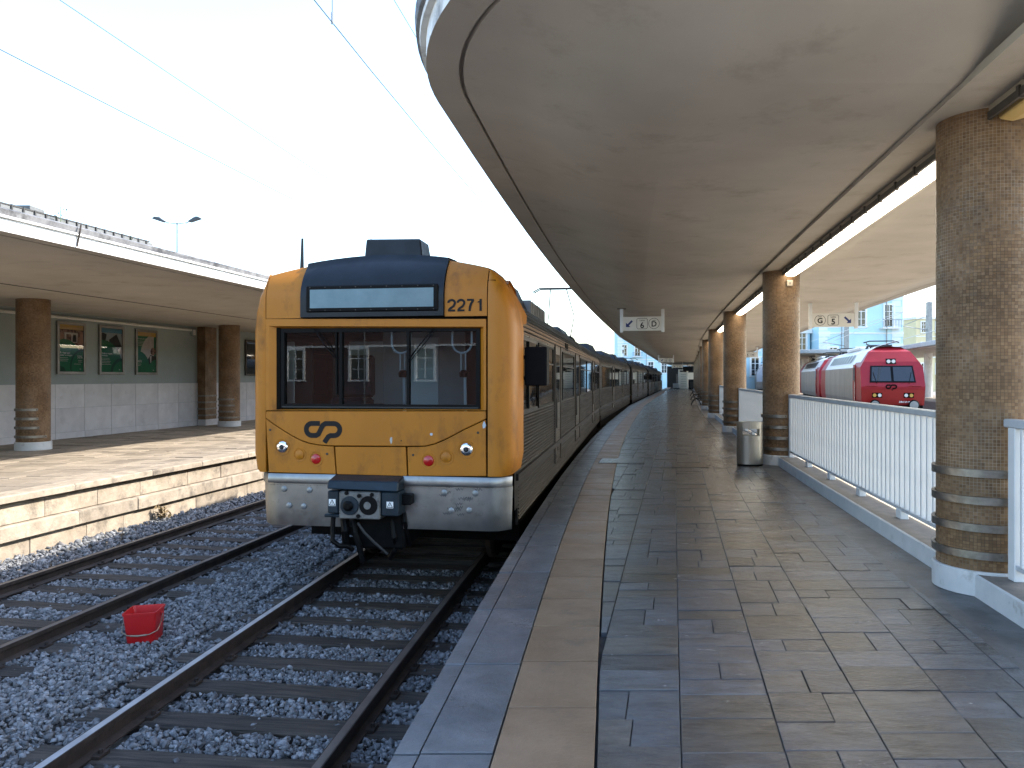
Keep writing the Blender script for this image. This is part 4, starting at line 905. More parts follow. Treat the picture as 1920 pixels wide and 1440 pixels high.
# nose panel
curveL = [(184, 1166), (235, 1202), (290, 1238), (345, 1272), (400, 1300), (450, 1317), (500, 1326), (560, 1331)]
curveR = [(1140, 1334), (1200, 1320), (1260, 1295), (1320, 1264), (1380, 1232), (1440, 1204), (1506, 1172)]
panel('nose_panel', [(188, 1124), (1507, 1124), (1507, 1166)] + [(x-1, y-2) for x, y in reversed(curveR)] + [(1026, 1333), (600, 1330)] + [(x+1, y-2) for x, y in reversed(curveL)], c1)
panel('coupler_flap', [(601, 249), (1025, 251), (1033, 425), (612, 414)], c2)
podL = [(186, 82)] + [(x, y-1088+3) for x, y in curveL[1:]] + [(592, 248), (606, 413), (204, 402)]
podR = [(1035, 252)] + [(x, y-1088+3) for x, y in curveR] + [(1506, 98), (1508, 426), (1041, 424)]
def lamp(pod, cx, cy, r, kind):
    u, w = fp(*c2(cx, cy)); rr = r/3.2/169.
    MB().lathe([(rr*1.42, .0005), (rr*1.38, -.005), (rr*1.2, -.004), (rr*1.05, .012)], 28, (u, 0, w), 'y', caps=False).build('lamp_bezel', 'yellow', pod, smooth=True)
    if kind == 'head':
        h_ = MB().lathe([(rr*.30, -.010), (rr*.42, -.019), (rr*.7, -.017), (rr*.9, -.010), (rr*1.04, .004)], 28, (u, 0, w), 'y', caps=False).build('reflector', 'chrome', pod, smooth=True)
        MB().lathe([(.001, -.026), (rr*.18, -.024), (rr*.30, -.016), (rr*.31, -.004)], 16, (u, 0, w), 'y', caps=False).build('bulb_cap', 'cable', h_, smooth=True)
    else:
        MB().lathe([(.001, -.022), (rr*.5, -.019), (rr*.9, -.010), (rr*1.03, .006)], 28, (u, 0, w), 'y', caps=False).build('lens', 'red_lens' if kind == 'tail' else 'yellow', pod, smooth=True)
for nm, pix, lamps, scr in (('lamp_pod', podL, ((285, 250, 36, 'head'), (390, 296, 30, 'blank'), (488, 322, 32, 'tail')), ((213, 147), (555, 291))), ('lamp_pod', podR, ((1390, 265, 38, 'head'), (1270, 311, 32, 'blank'), (1163, 333, 33, 'tail')), ((1460, 164), (1071, 298)))):
    pod = panel(nm, pix, c2)
    for l_ in lamps: lamp(pod, *l_)
    for q in scr: u, w = fp(*c2(*q)); MB().lathe([(.014, -.001), (.014, -.004), (.008, -.005)], 12, (u, 0, w), 'y').build('screw', 'bolt', pod)
u, w = fp(*c1(530, 1240)); logo(dc, u, w, .455, 'sign_black', -.0015)
for k, (qx, qy, wd, ht, mt) in enumerate(((938, 1297, 10, 26, 'cab_grey'), (1180, 1262, 12, 10, 'poster_grey'), (1497, 1208, 11, 24, 'poster_grey'), (1000, 1300, 5, 6, 'sign_black'))):
    u, w = fp(*c1(qx, qy)); s = 1/3.2/169.; pts = [(u+wd*s*math.cos(t)*random.uniform(.6, 1.1), w+ht*s*math.sin(t)*random.uniform(.6, 1.1)) for t in np.linspace(0, 6.28, 9)[:-1]]; MB().prism(pts, -.0008, .0002).build('paint_chip', mt, dc)
# stainless apron left and right of the coupler
def apron(u0, u1, s):
    n = 10; ws_ = [.785, .80, .88, 1.05, 1.24, 1.26]; rows = []
    for i in range(n+1):
        uu = u0+(u1-u0)*i/n; e = min(1, max(0, (abs(uu)-1.28)/.16)); v = .02+.16*e*e
        rows.append([(uu*(1-.022*(1.26-w)*(abs(uu) > 1.0)), v+.10*max(0, .95-w)*1.0, w) for w in ws_])
    m = MB(); m.grid(rows); A = m.build('apron', 'stainless', dc, smooth=True, angle=50)
    m = MB(); sec = [(.04, 1.262), (-.012, 1.266), (-.02, 1.30), (-.012, 1.345), (.0, 1.372), (.05, 1.378)]
    m.grid([[(u0+(u1-u0)*i/n, z_[0]+.16*min(1, max(0, (abs(u0+(u1-u0)*i/n)-1.28)/.16))**2, z_[1]) for z_ in sec] for i in range(n+1)]); m.build('apron_rail', 'stainless', dc, smooth=True)
    m = MB()
    for i in range(int(abs(u1-u0)/.04)): m.lathe([(.006, 0), (.004, -.004)], 6, (u0+s*(.02+i*.04), .016+.16*min(1, max(0, (abs(u0+s*(.02+i*.04))-1.28)/.16))**2, 1.245), 'y')
    m.build('rivet_row', 'stainless', A); return A
aL = apron(fp(*c2(700, 600))[0]+.05, -1.42, -1); aR = apron(fp(*c2(1000, 600))[0], 1.47, 1)
for A, pts in ((aL, ((293, 502), (445, 510), (322, 602), (410, 608))), (aR, ((1256, 525), (1442, 530), (1298, 633), (1405, 632)))):
    for q in pts:
        u, w = fp(*c2(*q)); MB().lathe([(.034, .03), (.034, .013), (.026, .008)], 18, (u, 0, w), 'y').build('plug_cap', 'galvanised', A, smooth=True)
rnd = random.Random(3)
for k in range(16):                                  # scuffed scribbles on the right apron
    qx, qy = rnd.gauss(1350, 55), rnd.gauss(595, 48); pts = []
    for i in range(7): pts.append(fp(*c2(qx+(i-3)*7+rnd.gauss(0, 2), qy+(8 if i % 2 else -4)+rnd.gauss(0, 2))))
    ribbon_mb(pts, .008, .0165, .019).build('scuff_mark', 'scratched', aR)
# coupler
cp = MB()
def cbox(n, a, b_, v0, v1, mt, parent, bev=.01): p, q = fp(*c2(*a), v0), fp(*c2(*b_), v0); return MB().box((p[0], v0, q[1]), (q[0], v1, p[1])).build(n, mt, parent, bevel=bev)
cp = cbox('coupler_head', (625, 515), (872, 688), -.22, .1, 'coupler_steel', dc, .012)
for (qx, kind) in ((690, 1), (802, 2)):
    u, w = fp(*c2(qx, 602), -.22); r = .104
    MB().lathe([(r, -.222), (r*.97, -.235), (r*.9, -.236)] if kind == 1 else [(r, -.221), (r*.98, -.224)], 30, (u, 0, w), 'y').build('coupler_cone' if kind == 1 else 'coupler_socket', 'coupler_blue' if kind == 1 else 'black_rubber', cp, smooth=True)
    MB().lathe([(r*.55, -.25), (r*.3, -.27)] if kind == 1 else [(r*.4, -.228), (r*.38, -.23)], 20, (u-.01, 0, w), 'y').build('hook', 'black_rubber' if kind == 1 else 'coupler_steel', cp)
for q in ((748, 543), (742, 664), (672, 526), (824, 537)): u, w = fp(*c2(*q), -.22); MB().lathe([(.022, -.235), (.022, -.2), ], 14, (u, 0, w), 'y').build('port', 'black_rubber', cp)
hp = fps([c2(556, 452), c2(980, 462), c2(990, 520), c2(556, 500)], -.22)
hd = MB().add([(hp[0][0], .05, hp[0][1]+.05), (hp[1][0], .05, hp[1][1]+.05), (hp[1][0], -.2, hp[1][1]), (hp[1][0], -.24, hp[2][1]), (hp[0][0], -.24, hp[3][1]), (hp[0][0], -.2, hp[0][1]), (hp[0][0], .05, hp[3][1]), (hp[1][0], .05, hp[2][1])], [(0, 1, 2, 5), (5, 2, 3, 4), (4, 3, 7, 6), (0, 5, 4, 6), (1, 7, 3, 2), (0, 6, 7, 1)]).build('coupler_hood', 'coupler_blue', dc, bevel=.012)
for a, b_ in (((556, 512), (622, 650)), ((878, 520), (985, 668))):
    s_ = cbox('electric_coupler', a, b_, -.21, .06, 'coupler_blue', dc, .012)
    cx = (a[0]+b_[0])/2 if a[0] > 700 else 585; p = fp(*c2(cx-20, 562 if a[0] < 700 else 578), -.211); q = fp(*c2(cx+20, 604 if a[0] < 700 else 618), -.211)
    MB().box((p[0], -.213, q[1]), (q[0], -.21, p[1])).build('warning_plate', 'white_print', s_)
    mx_ = (p[0]+q[0])/2; H_ = p[1]-q[1]; tri = [(mx_-H_*.42, q[1]+H_*.12), (mx_, p[1]-H_*.1), (mx_+H_*.42, q[1]+H_*.12), (mx_-H_*.42, q[1]+H_*.12)]
    ribbon_mb(tri, H_*.09, -.2145, -.2130).build('warning_triangle', 'sign_black', s_); ribbon_mb([(mx_+H_*.06, p[1]-H_*.38), (mx_-H_*.06, q[1]+H_*.42), (mx_+H_*.05, q[1]+H_*.42), (mx_-H_*.02, q[1]+H_*.2)], H_*.05, -.2145, -.213).build('warning_bolt', 'sign_black', s_)
cbox('coupler_bracket', (536, 652), (640, 674), -.2, .0, 'coupler_blue', dc); cbox('coupler_arm', (985, 535), (1058, 600), -.1, .05, 'black_rubber', dc); cbox('number_strip', (692, 432), (980, 464), -.045, .02, 'coupler_blue', dc, .008)
MB().box((-.28, .02, .55), (.28, 1.2, 1.0)).build('drawgear', 'dark_under', dc, bevel=.03)
def hose(name, pix, v, r, mt='black_rubber'): MB().tube([(*[fp(*c2(x, y), v)[0]], v+dv, fp(*c2(x, y), v)[1]) for x, y, dv in pix], r, 8).build(name, mt, dc, smooth=True)
hose('brake_hose', [(592, 672, 0), (588, 740, 0), (592, 810, -.02), (625, 842, 0), (665, 850, .05), (690, 880, .1)], -.15, .028)
hose('brake_hose', [(640, 690, .1), (655, 760, .05), (650, 820, .08), (690, 840, .2)], -.1, .05)
hose('brake_hose', [(700, 690, .1), (710, 770, .05), (735, 850, .06), (752, 950, .1)], -.1, .035)
hose('lifting_lever', [(738, 704, 0), (780, 765, 0), (830, 830, .05), (900, 905, .1)], -.15, .016, 'cable')
hose('brake_hose', [(930, 690, .1), (950, 800, .05), (945, 880, .1), (900, 940, .2)], -.05, .03); hose('brake_hose', [(1000, 620, .1), (1010, 700, .05), (1020, 860, .2)], -.05, .025)
# roof things
MB().tube([(fp(566, 490, .5)[0], .5, 3.7), (fp(567, 447, .5)[0], .5, fp(567, 447, .5)[1])], .02, 6, radii=[.026, .014]).build('antenna', 'black_hood', dc)
q = fps([(678, 473), (797, 473), (786, 446), (684, 447)], 1.2)
rb = MB().add([(q[0][0], 1.2, 3.66), (q[1][0], 1.2, 3.66), (q[2][0], 1.25, q[2][1]), (q[3][0], 1.25, q[3][1]), (q[0][0], 1.75, 3.66), (q[1][0], 1.75, 3.66), (q[2][0], 1.65, q[2][1]), (q[3][0], 1.65, q[3][1])], [(0, 1, 2, 3), (4, 7, 6, 5), (0, 4, 5, 1), (1, 5, 6, 2), (2, 6, 7, 3), (3, 7, 4, 0)]).build('roof_cowl', 'black_hood', dc, bevel=.015)
def roof_unit(t, v0, v1, h, w=.95): return MB().add([(-w, v0, 3.45), (w, v0, 3.45), (w*.72, v0+.5, 3.66+h), (-w*.72, v0+.5, 3.66+h), (-w, v1, 3.45), (w, v1, 3.45), (w*.72, v1-.3, 3.66+h), (-w*.72, v1-.3, 3.66+h)], [(0, 1, 2, 3), (4, 7, 6, 5), (0, 4, 5, 1), (1, 5, 6, 2), (2, 6, 7, 3), (3, 7, 4, 0)]).build('roof_unit', 'black_hood', t, bevel=.03)
roof_unit(dc, 4.6, 6.0, .42); ru = MB()
ru.box((-.86, 6.1, 3.55), (.86, 8.6, 3.90))
for k in range(9): ru.box((-.875, 6.13+k*.28, 3.56), (.875, 6.17+k*.28, 3.915))
ru.build('resistor_bank', 'galvanised', dc); roof_unit(dc, 13, 16, .25)
def pantograph(t, v, raised=True):
    z = 5.80 if raised else 4.2
    p = MB().tube([(-.5, v-.5, 3.97), (.5, v-.5, 3.97)], .03, 6).tube([(-.5, v+.9, 3.97), (.5, v+.9, 3.97)], .03, 6).tube([(-.5, v-.5, 3.97), (-.5, v+.9, 3.97)], .03, 6).tube([(.5, v-.5, 3.97), (.5, v+.9, 3.97)], .03, 6).build('pantograph', 'cable', t)
    for s in (-1, 1):
        MB().tube([(s*.45, v, 3.95), (s*.5, v+1.3, 4.85 if raised else 4.05), (s*.3, v+.1, z-.02)], .022, 6).build('arm', 'cable', p)
        for vv in (v-.5, v+.9): MB().lathe([(.06, 3.6), (.09, 3.72), (.06, 3.80), (.09, 3.86), (.05, 3.95)], 10, (s*.5, vv, 0)).build('insulator', 'black_rubber', p)
    for vv in (v-.05, v+.3): MB().tube([(-.95, vv, z-.14), (-.7, vv, z), (.7, vv, z), (.95, vv, z-.14)], .025, 6).build('contact_strip', 'cable', p)
pantograph(dc, 20.4)
# side camera box (rear-view housing) on the platform side
mbx = MB().box((HW+.06, .80, 2.36), (HW+.33, 1.02, 2.82)).build('mirror_housing', 'mirror_black', dc, bevel=.02, seg=2); MB().tube([(HW-.02, .9, 2.70), (HW+.1, .9, 2.70)], .025, 6).tube([(HW-.02, .9, 2.45), (HW+.1, .9, 2.45)], .025, 6).build('bracket', 'mirror_black', mbx)

# carriages behind, each a straight chord of the curve
def chord(y0, L_):
    y1 = y0+L_*.975
    for _ in range(6):
        d = math.hypot(trk1_x(y1)-trk1_x(y0), y1-y0); y1 += (L_-d)*.97
    return math.atan2(trk1_x(y1)-trk1_x(y0), y1-y0), y1
ye = TY+CARL*math.cos(TH); y0 = ye+.25
names = ['second stainless carriage, coupled behind the yellow-fronted driving car', 'third stainless carriage of the train, behind the second carriage', 'fourth stainless carriage of the train, with dark side camera box', 'fifth stainless carriage of the train, towards the far booth']
xoff = TX+CARL*math.sin(TH)-trk1_x(ye)
for ci, lab in enumerate(names):
    a, y1 = chord(y0, CARL); k = max(0, 1-ci*.5)
    t = thing('carriage', lab, 'train carriage', (trk1_x(y0)+xoff*k, y0, RAIL), -a, 'carriages behind the driving car'); car_shell(t, .05, CARL, ci < 1)
    side_window(t, .9, 6.0, 2.06, 2.92, 1, vents=False)
    for v in (6.5, 13.9): door(t, v, v+1.2)
    side_window(t, 8.2, 10.8, 2.06, 2.92); side_window(t, 11.1, 13.5, 2.06, 2.92); side_window(t, 15.6, 18.2, 2.06, 2.92); side_window(t, 18.5, 21.4, 2.06, 2.92)
    bogie(t, 3.6); bogie(t, 18.4); roof_unit(t, 2, 5, .3); roof_unit(t, 9, 14, .22); roof_unit(t, 17, 20, .3); MB().box((-1.1, -.3, 1.1), (1.1, .06, 3.3)).build('gangway_bellows', 'black_rubber', t)
    if ci == 1: pantograph(t, 15, False)
    if ci == 2: MB().box((HW+.03, .6, 2.3), (HW+.3, .85, 2.8)).build('mirror_housing', 'mirror_black', t, bevel=.02)
    y0 = y1+.4

# ------------------------------------------------------------------ hanging signs
def make_sign(label, x, y, w, zb, zt, zc, letter, num, arrow, flip, a=-R(11), group='hanging platform signs', detail=True):
    t = thing('hanging_sign', label, 'sign', (x, y, zc), a, group)
    h = zt-zb; z0 = zb-zc; z1 = zt-zc
    for s in (-1, 1):
        p = MB().box((s*w/2-.045, -.035, z0-.05), (s*w/2+.045, .035, -.003)).build('hanger_post', 'rail_white', t, bevel=.006); MB().box((s*w/2-.13, -.06, -.022), (s*w/2+.13, .06, -.002)).build('ceiling_plate', 'lamp_dark', p)
    b_ = MB().box((-w/2+.045, -.022, z0), (w/2-.045, .022, z1)).build('sign_board', 'sign_white', t, bevel=.004)
    zc_ = (z0+z1)/2; Y = -.0235
    ic = [-.36, 0, .33] if not flip else [.36, 0, -.33]
    if not detail: ic = [-.3, 0, .3]
    k = h/.36
    ax = ic[0]*w/1.15; s = -1 if arrow == 'dl' else 1; L_ = .085*k
    ribbon_mb([(ax-s*L_*.9, zc_+L_*.9), (ax+s*L_*.4, zc_-L_*.4)], .05*k, Y-.001, Y).build('arrow', 'sign_blue', b_); MB().prism([(ax+s*L_, zc_-L_), (ax+s*L_, zc_+L_*.35), (ax+s*L_*.62, zc_-L_*.0), (ax-s*L_*.0, zc_-L_*.62), (ax-s*L_*.35, zc_-L_)], Y-.001, Y).build('arrow_head', 'sign_blue', b_)
    nx = ic[1]*w; q = .135*k; c_ = .03*k; rr = [(nx-q+c_, zc_-q), (nx+q-c_, zc_-q), (nx+q, zc_-q+c_), (nx+q, zc_+q-c_), (nx+q-c_, zc_+q), (nx-q+c_, zc_+q), (nx-q, zc_+q-c_), (nx-q, zc_-q+c_), (nx-q+c_, zc_-q)]
    ribbon_mb(rr, .010*k, Y-.001, Y).build('number_box', 'sign_black', b_); put_text(num, .21*k, 'sign_black', b_, nx, Y, zc_-.112*k, .005, 'line_number'); put_text('Linha', .062*k, 'sign_black', b_, nx, Y, zc_+.065*k, .0005)
    lx_ = ic[2]*w/1.15; ribbon_mb([(lx_+q*math.cos(t_), zc_+q*math.sin(t_)) for t_ in np.linspace(0, 2*math.pi, 29)], .010*k, Y-.001, Y).build('letter_ring', 'sign_black', b_); put_text(letter, .19*k, 'sign_black', b_, lx_, Y, zc_-.075*k, .005, 'sector_letter')
    if detail: MB().prism([(lx_-.045, zc_+.085), (lx_+.045, zc_+.085), (lx_+.045, zc_+.1), (lx_-.045, zc_+.1)], Y-.001, Y).build('small_print', 'sign_black', b_)
    return t
zsof = CZ-.37
make_sign('hanging white sign with arrow, line 6 and letter D over the slate platform', (1204-960)/FOC*22.5, 22.5, 1.19, EYE+(HOR-620)/FOC*22.5, EYE+(HOR-597)/FOC*22.5+.05, zsof+.02, 'D', '6', 'dl', False)
make_sign('hanging white sign with letter G, line 5 and arrow beyond the railing', (1562-960)/FOC*20.6, 20.6, 1.16, EYE+(HOR-613)/FOC*20.6, EYE+(HOR-591)/FOC*20.6+.05, zsof+.02, 'G', '5', 'dr', True)
make_sign('hanging sign with line 6 and letter C, next along after the D sign', (1249-960)/FOC*66, 66, 1.25, 2.97, 3.33, zsof+.01, 'C', '6', 'dl', False, -R(13), detail=False)
make_sign('hanging line 6 sign with letter B just before the pale booth', (1270-960)/FOC*100, 100, 1.3, 2.95, 3.3, zsof+.01, 'B', '6', 'dl', False, -R(13), detail=False)
make_sign('hanging line 5 sign beyond the railing, past the third column', (1402-960)/FOC*50, 50, 1.2, 2.95, 3.3, zsof+.01, 'H', '5', 'dr', True, -R(13), detail=False)

# ------------------------------------------------------------------ litter bin
def litter_bin():
    bx, by = (1406-960)/FOC*14.1, 14.1; t = thing('litter_bin', 'brushed steel litter bin with oval opening standing by the column', 'litter bin', (bx, by, 0), -R(6))
    n = 64; H_ = .80; A_, B_ = .235, .15; bm = bmesh.new(); zs = list(np.linspace(.03, .50, 6)) + list(np.linspace(.53, .70, 8)) + [.73, .76, H_]
    def hole(k, zc):                                # opening through front and back
        tt = 2*math.pi*(k+.5)/n; x = A_*math.cos(tt); return ((x/.152)**4+((zc-.615)/.072)**4) < 1
    vs = [[bm.verts.new((A_*(.985 if z < .05 else 1)*math.cos(2*math.pi*k/n), B_*math.sin(2*math.pi*k/n), z)) for k in range(n)] for z in zs]
    for i in range(len(zs)-1):
        for k in range(n):
            if not hole(k, (zs[i]+zs[i+1])/2): bm.faces.new((vs[i][k], vs[i][(k+1) % n], vs[i+1][(k+1) % n], vs[i+1][k]))
    bmesh.ops.solidify(bm, geom=bm.faces[:], thickness=.004)
    me = bpy.data.meshes.new('body'); bm.to_mesh(me); bm.free(); me.materials.append(MATS['bin_steel']); me.polygons.foreach_set('use_smooth', [True]*len(me.polygons)); me.set_sharp_from_angle(angle=R(40)); link('body', me, t)
    m = MB(); ring = [(A_*1.0*math.cos(2*math.pi*k/n), B_*1.0*math.sin(2*math.pi*k/n)) for k in range(n)]; MB().zprism([(x*.97, y*.97) for x, y in ring], 0, .035).build('base_ring', 'black_rubber', t)
    # tilted inner flap seen through the opening
    MB().add([(-.20, -.06, .70), (.10, -.06, .53), (.10, .10, .53), (-.20, .10, .70), (-.20, -.06, .69), (.10, -.06, .52), (.10, .10, .52), (-.20, .10, .69)], [(0,1,2,3),(7,6,5,4),(0,4,5,1),(1,5,6,2),(2,6,7,3),(3,7,4,0)]).build('inner_flap', 'galvanised', t); MB().zprism([(x*.96, y*.96) for x, y in ring], .50, .51).build('liner_top', 'dark_under', t)
litter_bin()

# ------------------------------------------------------------------ red bucket on the ballast
def bucket():
    zb = BED+.075; d = FOC*(EYE-zb)/(1208-HOR); t = thing('bucket', 'square red plastic bucket with wire handle on the ballast between the tracks', 'bucket', ((263-960)/FOC*d, d+.1, zb), R(3))
    t.rotation_euler = (R(0), R(-2), R(6))
    def ring(a, b_, z, r):
        p = []
        for cx, cy, a0 in ((a-r, b_-r, 0), (-a+r, b_-r, 90), (-a+r, -b_+r, 180), (a-r, -b_+r, 270)):
            for k in range(6): p.append((cx+r*math.cos(R(a0+18*k)), cy+r*math.sin(R(a0+18*k)), z))
        return p
    lv = [(.128, .118, 0, .03), (.132, .122, .006, .03), (.152, .142, .285, .03), (.152, .142, .29, .03), (.16, .15, .292, .034), (.16, .15, .312, .034), (.153, .143, .313, .03), (.149, .139, .29, .03), (.126, .116, .015, .03)]
    rows = [ring(*l_) for l_ in lv]; m = MB(); m.grid([r+[r[0]] for r in rows]); m.add(rows[0], [tuple(range(24))]); m.add(rows[-1], [tuple(range(24))]); m.build('body', 'bucket_red', t, smooth=True, angle=40)
    for s in (-1, 1): MB().lathe([(.016, 0), (.016, .012)] if s > 0 else [(.016, -.012), (.016, 0)], 10, (s*.158, -.0, .255), 'x').build('lug', 'bucket_red', t)
    hpts = [(.172, 0, .255), (.178, -.06, .20), (.165, -.13, .135), (.10, -.165, .11), (0, -.172, .105), (-.10, -.165, .11), (-.165, -.13, .135), (-.178, -.06, .20), (-.172, 0, .255)]
    hd_ = MB().tube(hpts, .0045, 6).build('wire_handle', 'wire_handle', t, smooth=True); MB().tube([(.075, -.168, .108), (0, -.173, .104), (-.075, -.168, .108)], .009, 8).build('grip', 'wire_handle', hd_, smooth=True)
bucket()
bc = tag(MB().lathe([(.012, 0), (.014, .008), (.012, .016), (.006, .016)], 12, ((122-960)/FOC*6.28, 6.25, BED+.07)).build('bottle_cap', 'sign_blue', smooth=True), 'tiny blue bottle cap lying on the ballast', 'bottle cap')

# ------------------------------------------------------------------ benches and far platform furniture
def make_bench(label, y, off=.45):
    x = kerb_x(y)-off; t = thing('bench', label, 'bench', (x, y, 0), R(90)-R(12.5), 'platform benches')       # local -y faces the train
    for s in (-.75, .75):
        MB().tube([(s, -.28, .0), (s, -.16, .28), (s, .05, .38), (s, .2, .2), (s, .3, 0)], .024, 6).tube([(s, -.28, .44), (s, -.2, .40), (s, .08, .40), (s, .17, .62), (s, .24, .86)], .022, 6).tube([(s, -.28, .44), (s, -.31, .40), (s, -.27, .37)], .018, 6).build('iron_side', 'iron', t)
    for k in range(5): MB().box((-.85, -.27+k*.085, .41), (.85, -.20+k*.085, .435)).build('seat_slat', 'iron', t)
    for k in range(4): MB().box((-.85, .09+k*.04, .50+k*.095), (.85, .115+k*.04, .57+k*.095)).build('back_slat', 'iron', t)
make_bench('dark slatted bench with curled iron sides just past the railing', 46.4); make_bench('dark slatted bench behind the first bench, towards the booth', 57); make_bench('third dark slatted bench, beyond the second one', 69)
def kiosk():
    y = 118.; x = (1281-960)/FOC*y; t = thing('platform_booth', 'tall pale ribbed booth with dark display standing at the far platform end', 'booth', (x, y, 0), -R(13))
    MB().box((-.75, 0, 0), (.75, 1.2, 2.95)).build('case', 'sign_white', t, bevel=.04); MB().box((-.5, -.02, 2.55), (.5, 0, 2.78)).build('display', 'dark_glass', t)
    for z in np.arange(.35, 2.4, .36): MB().box((-.36, -.02, z), (.42, -.0, z+.05)).build('rib', 'galvanised', t)
    t2 = thing('notice_case', 'low white notice case beside the pale booth', 'notice board', ((1268-960)/FOC*114, 114, 0), -R(13)); MB().box((-.5, 0, .1), (.5, .2, .8)).build('case', 'sign_white', t2, bevel=.02); MB().box((-.45, .02, 0), (.45, .18, .1)).build('base', 'iron', t2)
    t3 = thing('display_screen', 'dark hanging screen beside the pale booth', 'screen', ((1289-960)/FOC*108, 108, 2.6), -R(13)); MB().box((-.6, 0, 0), (.6, .2, .55)).build('case', 'iron', t3, bevel=.02); MB().tube([(0, .1, .55), (0, .1, 1.04)], .03, 6).build('hanger', 'iron', t3)
    t4 = thing('notice_board', 'pale notice board on two legs behind the dark screen at the platform end', 'notice board', ((1299-960)/FOC*124, 124, 0), -R(13)); MB().box((-1.1, 0, 1.4), (1.1, .1, 2.5)).build('panel', 'sign_white', t4, bevel=.01)
    for s in (-1, 1): MB().box((s*1.0-.05, 0, 0), (s*1.0+.05, .1, 1.4)).build('leg', 'iron', t4)
    t5 = thing('equipment_cabinet', 'dark equipment cabinet beside the columns at the platform end', 'cabinet', ((1302-960)/FOC*112, 112, 0), -R(13)); MB().box((-.8, 0, 0), (.8, .8, 1.25)).build('case', 'iron', t5, bevel=.03); MB().box((-.7, -.02, .2), (-.05, 0, 1.1)).build('door', 'lamp_dark', t5); MB().box((.05, -.02, .2), (.7, 0, 1.1)).build('door', 'lamp_dark', t5)
kiosk()
ew = thing('end_darkening_wall', 'added dark wall darkening the canopy end behind the pale booth', 'wall', (edge_x(129)+.2, 129, 0), -R(13)); MB().box((0, 0, -.02), (10.5, .25, 3.6)).build('wall_body', 'iron', ew); MB().box((1.5, -.03, .02), (3.2, 0, 2.3)).build('door', 'lamp_dark', ew)  # wall added to make the far end under the canopy dark

